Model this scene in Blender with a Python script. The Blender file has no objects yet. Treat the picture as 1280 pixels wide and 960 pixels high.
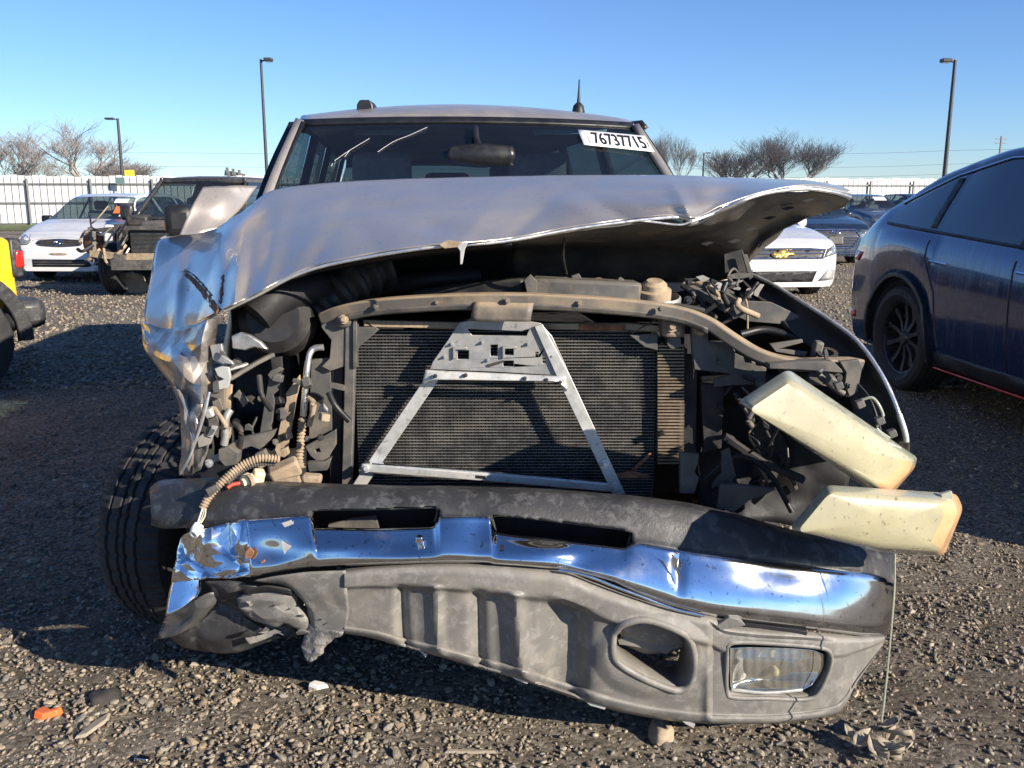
import bpy, bmesh, math, random
import numpy as np
from mathutils import Vector, Matrix, noise as mnoise
from mathutils.bvhtree import BVHTree
from mathutils.geometry import tessellate_polygon
random.seed(7); rng = np.random.default_rng(11)
R = math.radians
scene = bpy.context.scene
C = scene.collection

# ------------------------------------------------------------ camera, sky, sun
CAM_H, PITCH, FPX = 1.5, R(11.8), 1150.0
cam = bpy.data.cameras.new('camera'); camo = bpy.data.objects.new('camera', cam); C.objects.link(camo)
camo.location = (0, 0, CAM_H); camo.rotation_euler = (math.pi/2-PITCH, 0, 0)
cam.sensor_width = 36; cam.lens = FPX/1280*36; cam.clip_start = .05; cam.clip_end = 3000
scene.camera = camo
SUN_EL = R(22.5); SUN_AZ = R(126)          # azimuth clockwise from +Y
w = bpy.data.worlds.new('World'); scene.world = w; w.use_nodes = True
nt = w.node_tree; nt.nodes.clear()
sky = nt.nodes.new('ShaderNodeTexSky'); sky.sky_type = 'NISHITA'; sky.sun_disc = False
sky.sun_elevation = SUN_EL; sky.sun_rotation = SUN_AZ; sky.air_density = 1.0; sky.dust_density = .0; sky.ozone_density = 4.0; sky.altitude = 800
bg = nt.nodes.new('ShaderNodeBackground'); bg.inputs[1].default_value = .074
wo = nt.nodes.new('ShaderNodeOutputWorld')
tint = nt.nodes.new('ShaderNodeMix'); tint.data_type = 'RGBA'; tint.blend_type = 'MULTIPLY'; tint.inputs[0].default_value = 1; tint.inputs[7].default_value = (.80, .95, 1.20, 1)
nt.links.new(sky.outputs[0], tint.inputs[6]); nt.links.new(tint.outputs[2], bg.inputs[0]); nt.links.new(bg.outputs[0], wo.inputs[0])
sl = bpy.data.lights.new('sun', 'SUN'); sl.energy = 5.0; sl.angle = R(.5); sl.color = (1, .90, .76)
so = bpy.data.objects.new('sun', sl); C.objects.link(so)
sd = Vector((math.sin(SUN_AZ)*math.cos(SUN_EL), math.cos(SUN_AZ)*math.cos(SUN_EL), math.sin(SUN_EL)))
so.rotation_euler = sd.to_track_quat('Z', 'Y').to_euler(); so.location = sd*30
vs = scene.view_settings
vs.view_transform = 'Standard'; vs.look = 'None'; vs.gamma = 1; vs.exposure = .9

# ------------------------------------------------------------ projection helper
CP, SP = math.cos(PITCH), math.sin(PITCH)
def P(px, py, Y):
    """point at distance Y in front of the camera that stands over this spot of the photograph (1280 x 960)"""
    a = (px-640)/FPX; b = (480-py)/FPX
    t = Y/(CP+b*SP)
    return Vector((a*t, Y, CAM_H+t*(b*CP-SP)))
def PZ(px, py, z=0.0):
    a = (px-640)/FPX; b = (480-py)/FPX
    t = (z-CAM_H)/(b*CP-SP)
    return Vector((a*t, t*(CP+b*SP), z))

# ------------------------------------------------------------ materials
def M(name, col, rough=.5, metal=0., var=.15, scale=7, dust=0., dustcol=(.27,.215,.15), dscale=5, top=0.,
      bump=0., bscale=60, coat=0., spec=.5, rv=.12, spots=None, spot_scale=30, spot_amt=.0, stretch=(1,1,1), aniso=0, sss=0., wear=None, wear_amt=.0, wear_scale=9, dlo=.42, dhi=.68):
    m = bpy.data.materials.new(name); m.use_nodes = True
    t = m.node_tree; N = t.nodes; L = t.links; b = N['Principled BSDF']
    tc = N.new('ShaderNodeTexCoord'); mp = N.new('ShaderNodeMapping'); mp.inputs['Scale'].default_value = stretch
    L.new(tc.outputs['Object'], mp.inputs[0])
    def noise(sc, det=6, ro=.6, d=0):
        n = N.new('ShaderNodeTexNoise'); n.inputs['Scale'].default_value = sc; n.inputs['Detail'].default_value = det
        n.inputs['Roughness'].default_value = ro; n.inputs['Distortion'].default_value = d
        L.new(mp.outputs[0], n.inputs['Vector']); return n.outputs['Fac']
    def ramp(src, a, bb, lo=0., hi=1.):
        r = N.new('ShaderNodeMapRange'); r.interpolation_type = 'SMOOTHSTEP'
        for i, v in enumerate((a, bb, lo, hi)): r.inputs[i+1].default_value = v
        L.new(src, r.inputs[0]); return r.outputs[0]
    def mix(f, a, bb):
        x = N.new('ShaderNodeMix'); x.data_type = 'RGBA'
        if hasattr(f, 'links') or hasattr(f, 'is_linked'): L.new(f, x.inputs[0])
        else: x.inputs[0].default_value = f
        for i, v in ((6, a), (7, bb)):
            if hasattr(v, 'is_linked'): L.new(v, x.inputs[i])
            else: x.inputs[i].default_value = (*v, 1)
        return x.outputs[2]
    def math_(op, a, bb):
        x = N.new('ShaderNodeMath'); x.operation = op
        for i, v in ((0, a), (1, bb)):
            if hasattr(v, 'is_linked'): L.new(v, x.inputs[i])
            else: x.inputs[i].default_value = v
        return x.outputs[0]
    n1 = noise(scale)
    c = mix(ramp(n1, .3, .7), tuple(v*(1-var) for v in col), tuple(min(1, v*(1+var)) for v in col))
    if wear is not None:
        c = mix(math_('MULTIPLY', ramp(noise(wear_scale, 8, .7, .4), .5, .62), wear_amt), c, wear)
    if spots is not None:
        c = mix(math_('MULTIPLY', ramp(noise(spot_scale, 3, .5), .63, .7), spot_amt), c, spots)
    df = None
    if dust > 0 or top > 0:
        df = math_('MULTIPLY', ramp(noise(dscale, 8, .65), dlo, dhi), dust)
        if top > 0:
            g = N.new('ShaderNodeNewGeometry'); s = N.new('ShaderNodeSeparateXYZ'); L.new(g.outputs['Normal'], s.inputs[0])
            tz = math_('MULTIPLY', ramp(s.outputs[2], .15, .9), top)
            tz = math_('MULTIPLY', tz, ramp(noise(dscale*2.3, 6, .7), .25, .6, .45, 1.))
            df = math_('MAXIMUM', df, tz)
        c = mix(df, c, dustcol)
    L.new(c, b.inputs['Base Color'])
    r = ramp(noise(scale*2.7, 5), .3, .7, max(0.02, rough-rv), min(1, rough+rv))
    if df is not None:
        r = math_('ADD', math_('MULTIPLY', r, math_('SUBTRACT', 1., df)), math_('MULTIPLY', df, .9))
        L.new(math_('MULTIPLY', math_('SUBTRACT', 1., df), metal), b.inputs['Metallic'])
        if coat: L.new(math_('MULTIPLY', math_('SUBTRACT', 1., df), coat), b.inputs['Coat Weight'])
    else:
        b.inputs['Metallic'].default_value = metal; b.inputs['Coat Weight'].default_value = coat
    L.new(r, b.inputs['Roughness'])
    b.inputs['Coat Roughness'].default_value = .06
    b.inputs['Specular IOR Level'].default_value = spec
    if sss: b.inputs['Subsurface Weight'].default_value = sss; b.inputs['Subsurface Radius'].default_value = (.03, .025, .012); b.inputs['Subsurface Scale'].default_value = 1
    if bump:
        bp = N.new('ShaderNodeBump'); bp.inputs['Strength'].default_value = bump; bp.inputs['Distance'].default_value = .01
        L.new(noise(bscale, 5, .6), bp.inputs['Height']); L.new(bp.outputs[0], b.inputs['Normal'])
    return m
def glass(name, tint=(.55,.62,.62), rough=.02, ior=1.5, dust=0.):
    m = bpy.data.materials.new(name); m.use_nodes = True
    t = m.node_tree; N = t.nodes; L = t.links; N.clear()
    o = N.new('ShaderNodeOutputMaterial'); mx = N.new('ShaderNodeMixShader'); tr = N.new('ShaderNodeBsdfTransparent'); gl = N.new('ShaderNodeBsdfGlossy'); lw = N.new('ShaderNodeLayerWeight'); lw.inputs[0].default_value = .5; pw = N.new('ShaderNodeMath'); pw.operation = 'POWER'; pw.inputs[1].default_value = 5; fr = N.new('ShaderNodeMath'); fr.operation = 'MULTIPLY_ADD'; fr.inputs[1].default_value = .93; fr.inputs[2].default_value = .12
    tr.inputs[0].default_value = (*tint, 1); gl.inputs['Roughness'].default_value = rough; L.new(lw.outputs['Facing'], pw.inputs[0]); L.new(pw.outputs[0], fr.inputs[0])
    L.new(fr.outputs[0], mx.inputs[0]); L.new(tr.outputs[0], mx.inputs[1]); L.new(gl.outputs[0], mx.inputs[2])
    out = mx.outputs[0]
    if dust:
        tc = N.new('ShaderNodeTexCoord'); n = N.new('ShaderNodeTexNoise'); n.inputs['Scale'].default_value = 7; n.inputs['Detail'].default_value = 9; n.inputs['Roughness'].default_value = .75
        L.new(tc.outputs['Object'], n.inputs['Vector'])
        mr = N.new('ShaderNodeMapRange'); mr.inputs[1].default_value = .35; mr.inputs[2].default_value = .8; mr.inputs[3].default_value = dust*.4; mr.inputs[4].default_value = dust
        L.new(n.outputs['Fac'], mr.inputs[0])
        df = N.new('ShaderNodeBsdfDiffuse'); df.inputs[0].default_value = (.32,.30,.26,1)
        m2 = N.new('ShaderNodeMixShader'); L.new(mr.outputs[0], m2.inputs[0]); L.new(out, m2.inputs[1]); L.new(df.outputs[0], m2.inputs[2]); out = m2.outputs[0]
    L.new(out, o.inputs[0])
    return m

MT = {}
MT['paint'] = M('pewter_paint', (.56,.495,.42), .34, .66, .03, 3, dust=.10, dustcol=(.42,.39,.35), dscale=1.2, coat=.45, rv=.05, spots=(.16,.13,.10), spot_scale=70, spot_amt=.3, wear=(.42,.40,.38), wear_amt=.12, wear_scale=40)
MT['paint_rough'] = M('pewter_paint_scraped', (.34,.32,.30), .36, .6, .12, 9, dust=.55, dustcol=(.24,.185,.13), dscale=9, coat=.5, rv=.12, wear=(.27,.17,.10), wear_amt=.5, wear_scale=12)
MT['roof'] = M('pewter_roof_paint', (.46,.41,.36), .38, .7, .05, 3, dust=.3, dustcol=(.30,.27,.23), top=.2, coat=.5)
MT['edge'] = M('bright_folded_edge', (.75,.75,.73), .32, .8, .1, 20, dust=.25)
MT['chrome'] = M('scuffed_chrome', (.72,.74,.78), .085, 1., .06, 5, dust=.09, dustcol=(.30,.27,.22), dscale=7, rv=.015, spots=(.22,.2,.17), spot_scale=70, spot_amt=.6, bump=.02, bscale=6, dlo=.5, dhi=.78)
MT['chrome_clean'] = M('bright_chrome', (.8,.8,.82), .1, 1., .03, 6)
MT['blackplastic'] = M('weathered_black_plastic', (.028,.028,.030), .48, 0, .3, 8, dust=.12, dustcol=(.08,.08,.08), dscale=6, top=.08, bump=.12, bscale=140, wear=(.13,.13,.13), wear_amt=.45, wear_scale=22)
MT['greyplastic'] = M('dusty_grey_plastic', (.150,.144,.132), .5, 0, .10, 5, dust=.45, dustcol=(.29,.26,.215), dscale=9, top=.35, bump=.10, bscale=260, wear=(.29,.28,.265), wear_amt=.45, wear_scale=26)
MT['tornplastic'] = M('torn_grey_plastic', (.16,.155,.145), .6, 0, .3, 12, dust=.5, dustcol=(.32,.29,.24), dscale=14, bump=.5, bscale=70)
MT['dark'] = M('grimy_black_metal', (.018,.018,.020), .55, .1, .3, 9, dust=.45, dustcol=(.10,.085,.065), dscale=7, top=.4)
MT['void'] = M('greasy_engine_black', (.008,.008,.010), .7, 0, .2, 6, dust=.12, dustcol=(.03,.027,.022))
MT['bracket'] = M('grey_steel_bracket', (.36,.36,.35), .45, .55, .15, 14, dust=.5, dustcol=(.22,.19,.15), dscale=8, spots=(.06,.05,.04), spot_scale=60, spot_amt=.5)
MT['galv'] = M('galvanised_strap', (.60,.60,.57), .42, .55, .08, 14, dust=.35, dustcol=(.42,.37,.29), spots=(.2,.16,.12), spot_scale=40, spot_amt=.5)
MT['dustybar'] = M('dust_caked_steel', (.10,.09,.08), .6, .1, .2, 7, dust=.5, dustcol=(.36,.27,.17), dscale=6, top=.92, spots=(.08,.07,.06), spot_scale=26, spot_amt=.6)
MT['bracketdk'] = M('dusty_dark_bracket', (.085,.083,.08), .5, .2, .2, 10, dust=.6, dustcol=(.20,.17,.13), dscale=9, top=.4)
MT['tan'] = M('mud_covered_part', (.30,.225,.15), .85, 0, .3, 16, dust=.5, dustcol=(.36,.29,.2), bump=.3, bscale=50)
MT['fin'] = M('grey_aluminium_fin', (.15,.15,.145), .45, .6, .25, 30, dust=.5, dustcol=(.20,.175,.14), dscale=10)
MT['fin2'] = M('coppery_fin', (.27,.21,.15), .4, .6, .15, 20, dust=.3)
MT['corebk'] = M('radiator_black', (.012,.012,.013), .7, 0, .2, 10)
MT['alu'] = M('aluminium_pipe', (.62,.62,.60), .28, .95, .1, 20, dust=.25)
MT['rust'] = M('rusty_steel', (.22,.095,.045), .8, .2, .4, 30, dust=.3, dustcol=(.30,.17,.1), bump=.3, bscale=90)
MT['rubber'] = M('tyre_rubber', (.018,.018,.020), .75, 0, .2, 12, dust=.4, dustcol=(.060,.054,.048), dscale=5, bump=.1, bscale=150)
MT['lens'] = M('yellowed_lamp_lens', (.37,.34,.215), .33, 0, .16, 4, dust=.45, dustcol=(.30,.285,.21), coat=.45, sss=.25, bump=.06, bscale=25, spots=(.06,.055,.045), spot_scale=85, spot_amt=.6)
MT['lensedge'] = M('greenish_lens_edge', (.36,.37,.29), .25, 0, .15, 8, coat=.7, sss=.2)
MT['amber'] = M('amber_reflector', (.60,.36,.19), .3, 0, .15, 8, coat=.5, sss=.2)
MT['lampback'] = M('lamp_housing_grey', (.16,.165,.15), .55, 0, .2, 10, dust=.4)
MT['foglens'] = M('hazed_fog_lens', (.50,.48,.38), .2, .35, .2, 16, dust=.4, coat=.8)
MT['cream'] = M('cream_connector', (.62,.56,.38), .5, 0, .2, 20, dust=.3)
MT['white'] = M('dirty_white_plastic', (.68,.67,.63), .5, 0, .08, 20, dust=.25)
MT['redwire'] = M('red_connector', (.35,.05,.03), .5, 0, .2, 20)
MT['glass'] = glass('windscreen_glass', (.50,.64,.74), .015, 1.5, .02)
MT['carglass'] = glass('car_glass', (.42,.50,.50), .02, 1.55, .05)
MT['glassdk'] = M('tinted_window', (.006,.010,.020), .05, 0, .2, 6, coat=1, rv=.02)
MT['hazedglass'] = glass('hazed_lamp_glass', (.85,.85,.78), .08, 1.5, .45)
MT['privacy'] = glass('privacy_glass', (.10,.12,.12), .02)
MT['interior'] = M('grey_cabin_trim', (.05,.05,.05), .8, 0, .2, 6)
MT['headliner'] = M('cabin_headliner', (.26,.27,.26), .9, 0, .1, 6)
MT['seat'] = M('grey_seat_fabric', (.30,.31,.31), .9, 0, .15, 30)
MT['trimblack'] = M('black_rubber_trim', (.011,.011,.013), .45, 0, .2, 8, dust=.12, dustcol=(.05,.05,.05))
MT['paper'] = M('white_sticker', (.80,.80,.78), .6, 0, .03, 9)
MT['ink'] = M('black_ink', (.01,.01,.01), .6, 0, 0, 9)
MT['orange'] = M('orange_sticker', (.75,.16,.04), .6, 0, .05, 9)
MT['suv'] = M('dusty_blue_paint', (.010,.030,.105), .22, .45, .10, 3, dust=.22, dustcol=(.07,.11,.20), dscale=5, coat=.9, stretch=(1,3.2,.35), dlo=.5, dhi=.85, wear=(.05,.08,.15), wear_amt=.35, wear_scale=16)
MT['suvtrim'] = M('satin_black_trim', (.014,.015,.018), .45, 0, .2, 6, dust=.35, dustcol=(.06,.06,.06))
MT['whitepaint'] = M('white_car_paint', (.64,.64,.63), .3, 0, .04, 3, coat=.9, dust=.15, dustcol=(.5,.46,.4))
MT['bluepaint2'] = M('dark_blue_car_paint', (.02,.032,.055), .3, .5, .1, 3, coat=.9, dust=.2, dustcol=(.12,.12,.12))
MT['greypaint'] = M('slate_car_paint', (.075,.095,.125), .3, .5, .1, 3, coat=.9, dust=.2, dustcol=(.2,.2,.2))
MT['blackpaint'] = M('faded_black_paint', (.022,.022,.024), .35, .2, .1, 3, coat=.5, dust=.45, dustcol=(.12,.11,.10), top=.4)
MT['yellow'] = M('yellow_paint', (.82,.47,.012), .35, 0, .05, 3, coat=.8, dust=.15)
MT['redlens'] = M('red_tail_lens', (.5,.02,.015), .2, 0, .1, 10, coat=.8)
MT['headlamp'] = M('clear_headlamp', (.32,.33,.32), .12, .55, .25, 22, coat=1)
MT['rim'] = M('silver_alloy', (.55,.55,.55), .28, .9, .05, 10, dust=.25)
MT['rimdk'] = M('dark_alloy', (.05,.052,.058), .35, .7, .1, 10, dust=.3, dustcol=(.1,.1,.1))
MT['gold'] = M('gold_emblem', (.75,.52,.16), .25, .8, .05, 10)
MT['fencewhite'] = M('white_fence_sheet', (.60,.60,.60), .5, .1, .06, 1.5, dust=.15, dustcol=(.5,.48,.44))
MT['fencegrey'] = M('fence_rib_shade_grey', (.16,.165,.17), .6, .2, .1, 4)
MT['post'] = M('weathered_steel_post', (.20,.20,.20), .6, .4, .15, 3)
MT['pole'] = M('dark_pole_paint', (.055,.055,.06), .5, .3, .1, 3)
MT['bark'] = M('grey_brown_bark', (.27,.245,.23), .9, 0, .2, 2)
MT['grass'] = M('dry_green_grass', (.10,.12,.035), .95, 0, .4, .8, bump=.6, bscale=9)
MT['concrete'] = M('dusty_block', (.34,.29,.22), .9, 0, .2, 8, bump=.3, bscale=60)
MT['signyellow'] = M('yellow_sign', (.75,.55,.06), .5, 0, .05, 5)
MT['signgreen'] = M('grey_green_sign', (.13,.2,.2), .6, 0, .05, 5)

# ------------------------------------------------------------ mesh helpers
WL = {}
def new_obj(name, me, mat=None, parent=None, smooth=35):
    if mat: me.materials.append(MT[mat] if isinstance(mat, str) else mat)
    if smooth and len(me.polygons):
        me.polygons.foreach_set('use_smooth', [True]*len(me.polygons))
        me.set_sharp_from_angle(angle=R(smooth))
    o = bpy.data.objects.new(name, me); C.objects.link(o)
    if parent is not None:
        o.parent = parent
        if parent.name in WL: o.matrix_parent_inverse = Matrix.Translation(-WL[parent.name])
    return o
def mk(name, verts, faces, mat=None, parent=None, smooth=35, solid=0, bevel=0, sub=0):
    me = bpy.data.meshes.new(name); me.from_pydata([tuple(v) for v in verts], [], faces); me.validate(); me.update()
    if not solid:
        bm = bmesh.new(); bm.from_mesh(me); bmesh.ops.recalc_face_normals(bm, faces=bm.faces); bm.to_mesh(me); bm.free()
    o = new_obj(name, me, mat, parent, smooth)
    if solid: s = o.modifiers.new('s', 'SOLIDIFY'); s.thickness = abs(solid); s.offset = -1 if solid > 0 else 1
    if bevel: b = o.modifiers.new('b', 'BEVEL'); b.width = bevel; b.segments = 2; b.limit_method = 'ANGLE'; b.angle_limit = R(40)
    if sub: b = o.modifiers.new('u', 'SUBSURF'); b.levels = b.render_levels = sub
    return o
def root(name, loc, label, cat, group=None, rz=0, world=True):
    o = bpy.data.objects.new(name, None); C.objects.link(o); o.location = loc; o.empty_display_size = .2
    o.rotation_euler = (0, 0, rz)
    o['label'] = label; o['category'] = cat
    if group: o['group'] = group
    if world: WL[o.name] = Vector(loc)
    return o
def tag(o, label, cat, group=None):
    o['label'] = label; o['category'] = cat
    if group: o['group'] = group
    return o
def pchip(y, x):
    """monotone interpolation of samples y[k] at k=0..n-1, along axis 0"""
    y = np.asarray(y, float); n = len(y); x = np.clip(np.asarray(x, float), 0, n-1)
    if n == 2: return y[0]+(y[1]-y[0])*x.reshape((-1,)+(1,)*(y.ndim-1))
    d = np.diff(y, axis=0); m = np.zeros_like(y)
    a, b = d[:-1], d[1:]; same = (a*b) > 0
    with np.errstate(divide='ignore', invalid='ignore'): m[1:-1] = np.where(same, 2*a*b/(a+b), 0)
    m[0] = d[0]; m[-1] = d[-1]
    i = np.minimum(x.astype(int), n-2); t = (x-i).reshape((-1,)+(1,)*(y.ndim-1))
    h00 = 2*t**3-3*t**2+1; h10 = t**3-2*t**2+t; h01 = -2*t**3+3*t**2; h11 = t**3-t**2
    return h00*y[i]+h10*m[i]+h01*y[i+1]+h11*m[i+1]
def table(pts):
    xs = np.array([p[0] for p in pts], float); ys = np.array([p[1] for p in pts], float)
    def f(x):
        k = np.interp(x, xs, np.arange(len(xs)))
        return pchip(ys, np.atleast_1d(k)) if np.ndim(x) else float(pchip(ys, np.array([k]))[0])
    return f
def gridfaces(nv, nu, base=0): return [(base+i*nu+j, base+i*nu+j+1, base+(i+1)*nu+j+1, base+(i+1)*nu+j) for i in range(nv-1) for j in range(nu-1)]
def crumple(pts, nv, nu, amp, scale, seed=0, ridged=True):
    """dent an (nv*nu) grid of Vectors along its normals"""
    out = []
    for i in range(nv):
        for j in range(nu):
            p = pts[i*nu+j]
            a = pts[i*nu+min(j+1, nu-1)]-pts[i*nu+max(j-1, 0)]; b = pts[min(i+1, nv-1)*nu+j]-pts[max(i-1, 0)*nu+j]
            n = a.cross(b)
            if n.length > 1e-9: n.normalize()
            q = p*scale+Vector((seed*3.1, seed*1.7, seed*.9))
            h = mnoise.noise(q)+.5*mnoise.noise(q*2.1)
            if ridged: h = 1-2*abs(h)
            out.append(p+n*(h*amp))
    return out
def sheet(name, rows, mat, parent, nv=20, nu=30, thick=.003, amp=0, cs=6, seed=1, ridged=True, smooth=40, cut=None, post=None, get=False):
    """curved sheet through a grid of photograph points (px, py, distance)"""
    a = np.array(rows, float)
    a = pchip(a, np.linspace(0, a.shape[0]-1, nv)); a = np.swapaxes(pchip(np.swapaxes(a, 0, 1), np.linspace(0, a.shape[1]-1, nu)), 0, 1)
    if post is not None: a = post(a)
    pts = [P(*a[i, j]) for i in range(nv) for j in range(nu)]
    if amp: pts = crumple(pts, nv, nu, amp, cs, seed, ridged)
    f = gridfaces(nv, nu)
    if cut is not None: fl2 = a.reshape(-1, 3)[:, :2]; cc = fl2[np.array(f)].mean(1); f = [q for q, c_ in zip(f, cc) if not cut(c_)]
    o = mk(name, pts, f, mat, parent, smooth, solid=thick)
    return (o, a) if get else o
def facets(name, rows, mat, parent, nv, nu, jit=.01, jpx=2.5, thick=.003, seed=1, smooth=8):
    """crumpled sheet: coarse creased facets, jittered in depth and along its ragged edges"""
    rr = np.random.default_rng(seed); a = np.array(rows, float)
    a = pchip(a, np.linspace(0, a.shape[0]-1, nv)); a = np.swapaxes(pchip(np.swapaxes(a, 0, 1), np.linspace(0, a.shape[1]-1, nu)), 0, 1)
    a[..., 2] += rr.normal(0, jit, a.shape[:2]); a[..., :2] += rr.normal(0, jpx, a.shape[:2]+(2,))
    pts = [P(*a[i, j]) for i in range(nv) for j in range(nu)]; f = []
    for q in gridfaces(nv, nu):
        f += [(q[0], q[1], q[2]), (q[0], q[2], q[3])] if rr.random() < .5 else [(q[0], q[1], q[3]), (q[1], q[2], q[3])]
    o = mk(name, pts, f, mat, parent, smooth, solid=thick)
    sb = o.modifiers.new('bend', 'SUBSURF'); sb.subdivision_type = 'CATMULL_CLARK'; sb.levels = sb.render_levels = 1; o.modifiers.move(1, 0)
    return o
def over(o, px, py, off=.004):
    """distance at which the mesh o lies behind a photograph point"""
    k = o.name
    if k not in BV: BV[k] = BVHTree.FromPolygons([v.co[:] for v in o.data.vertices], [p.vertices[:] for p in o.data.polygons])
    p = P(px, py, 2); c = Vector((0, 0, CAM_H)); h = BV[k].ray_cast(c, (p-c).normalized())
    if h[0] is None: h = BV[k].find_nearest(P(px, py, 2.5))
    return h[0].y-off
BV = {}
def plate(name, pts, Y, mat, parent, th=.006, holes=(), bevel=.0015, back=None):
    """flat or slightly bent plate: outline of photograph points at distance Y (or own third value), th deep"""
    loops = [[P(q[0], q[1], q[2] if len(q) > 2 else Y) for q in l] for l in (pts, *holes)]
    tris = tessellate_polygon(loops)
    v = [p for l in loops for p in l]; n = len(v); off = Vector((0, th, 0)) if back is None else Vector(back)
    faces = [tuple(t) for t in tris]+[tuple(k+n for k in reversed(t)) for t in tris]
    s = 0
    for l in loops:
        m = len(l)
        for k in range(m): faces.append((s+k, s+(k+1) % m, n+s+(k+1) % m, n+s+k))
        s += m
    me = bpy.data.meshes.new(name); me.from_pydata([tuple(q) for q in v]+[tuple(q+off) for q in v], [], faces); me.update()
    bm = bmesh.new(); bm.from_mesh(me); bmesh.ops.recalc_face_normals(bm, faces=bm.faces)
    bmesh.ops.dissolve_limit(bm, angle_limit=R(1), verts=bm.verts, edges=bm.edges) if len(holes) == 0 else None
    bm.to_mesh(me); bm.free()
    o = new_obj(name, me, mat, parent, 30)
    if bevel: b = o.modifiers.new('b', 'BEVEL'); b.width = bevel; b.segments = 2; b.limit_method = 'ANGLE'; b.angle_limit = R(40)
    return o
def catmull(pts, k=6):
    pts = [Vector(p) for p in pts]
    if len(pts) < 3: return [pts[0].lerp(pts[-1], t/k) for t in range(k+1)]
    out = []
    e = [pts[0]*2-pts[1]]+pts+[pts[-1]*2-pts[-2]]
    for i in range(1, len(e)-2):
        for t in range(k):
            u = t/k; a, b, c, d = e[i-1], e[i], e[i+1], e[i+2]
            out.append(.5*((2*b)+(c-a)*u+(2*a-5*b+4*c-d)*u*u+(3*b-a-3*c+d)*u**3))
    return out+[pts[-1]]
def frames(path, up=Vector((0, 0, 1))):
    fr = []
    for i, p in enumerate(path):
        t = (path[min(i+1, len(path)-1)]-path[max(i-1, 0)]).normalized()
        s = t.cross(up)
        if s.length < 1e-4: s = t.cross(Vector((0, 1, 0)))
        s.normalize(); fr.append((p, s, s.cross(t)))
    return fr
def sweep_data(path, sec, closed=False, scale=None, up=Vector((0, 0, 1))):
    """sec: list of (side, up) offsets"""
    v = []; f = []; n = len(sec)
    for i, (p, s, u) in enumerate(frames(path, up)):
        k = 1 if scale is None else scale[i]
        v += [p+s*(a*k)+u*(b*k) for a, b in sec]
    m = len(path)
    for i in range(m-1 if not closed else m):
        for j in range(n): f.append((i*n+j, i*n+(j+1) % n, ((i+1) % m)*n+(j+1) % n, ((i+1) % m)*n+j))
    if not closed: f += [tuple(range(n))[::-1], tuple((m-1)*n+j for j in range(n))]
    return v, f
def circ(r, n=10): return [(r*math.cos(2*math.pi*k/n), r*math.sin(2*math.pi*k/n)) for k in range(n)]
def tube(name, pts, r, mat, parent, k=6, n=10, ribs=0, closed=False):
    path = catmull(pts, k) if k > 1 else [Vector(p) for p in pts]
    sc = None
    if ribs:
        L = sum((path[i+1]-path[i]).length for i in range(len(path)-1)); m = max(8, int(L/ribs*4))
        q = [path[0]]; acc = np.cumsum([0]+[(path[i+1]-path[i]).length for i in range(len(path)-1)])
        q = [Vector([np.interp(x, acc, [p[c] for p in path]) for c in range(3)]) for x in np.linspace(0, acc[-1], m)]
        path = q; sc = [1.15 if (i//2) % 2 else .85 for i in range(m)]
    v, f = sweep_data(path, circ(r, n), closed, sc)
    return mk(name, v, f, mat, parent, 50 if not ribs else 30)
def ptube(name, pp, r, mat, parent, **kw): return tube(name, [P(*q) for q in pp], r, mat, parent, **kw)
def rail(name, pts, wd, ht, mat, parent, k=5, bevel=.003, up=Vector((0, 0, 1))):
    path = catmull(pts, k) if k > 1 else [Vector(p) for p in pts]
    v, f = sweep_data(path, [(-wd/2, -ht/2), (wd/2, -ht/2), (wd/2, ht/2), (-wd/2, ht/2)], up=up)
    return mk(name, v, f, mat, parent, 35, bevel=bevel)
BOXF = [(0,1,3,2),(4,6,7,5),(0,4,5,1),(2,3,7,6),(0,2,6,4),(1,5,7,3)]
def boxv(c, s, rot=None):
    v = []
    for x in (-.5, .5):
        for y in (-.5, .5):
            for z in (-.5, .5):
                p = Vector((x*s[0], y*s[1], z*s[2]))
                if rot is not None: p = rot @ p
                v.append(p+Vector(c))
    return v
def box(name, c, s, mat, parent, rot=None, bevel=.004):
    if rot is not None and not isinstance(rot, Matrix):
        from mathutils import Euler
        rot = Euler(rot).to_matrix()
    return mk(name, boxv(c, s, rot), BOXF, mat, parent, 35, bevel=bevel)
def multi(name, items, mat, parent, bevel=0, smooth=35):
    v = []; f = []
    for vv, ff in items:
        b = len(v); v += vv; f += [tuple(b+k for k in q) for q in ff]
    return mk(name, v, f, mat, parent, smooth, bevel=bevel)
def lathe_data(prof, axis_o, axis_d, n=32, up=Vector((0,0,1)), closed_prof=False):
    """prof: list of (radius, along)"""
    d = Vector(axis_d).normalized(); s = d.cross(up)
    if s.length < 1e-4: s = d.cross(Vector((0, 1, 0)))
    s.normalize(); u = s.cross(d); o = Vector(axis_o); v = []; f = []; m = len(prof)
    for k in range(n):
        a = 2*math.pi*k/n; e = s*math.cos(a)+u*math.sin(a)
        v += [o+e*r+d*h for r, h in prof]
    for k in range(n):
        for j in range(m-1 if not closed_prof else m):
            f.append((k*m+j, k*m+(j+1) % m, ((k+1) % n)*m+(j+1) % m, ((k+1) % n)*m+j))
    return v, f
def lathe(name, prof, o, d, mat, parent, n=32, smooth=35, closed_prof=False):
    v, f = lathe_data(prof, o, d, n, closed_prof=closed_prof); return mk(name, v, f, mat, parent, smooth)
def bolt(px, py, Y, r, parent, mat='bracketdk'):
    p = P(px, py, Y); d = (0, -1, .1)
    v, f = lathe_data([(0.0001, .004), (r*1.5, .004), (r*1.5, 0), (0.0001, 0)], p, d, 14)
    v2, f2 = lathe_data([(0.0001, .012), (r*.8, .012), (r*.95, .010), (r*.95, .003)], p, d, 6)
    return multi('bolt', [(v, f), (v2, f2)], mat, parent)
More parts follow.
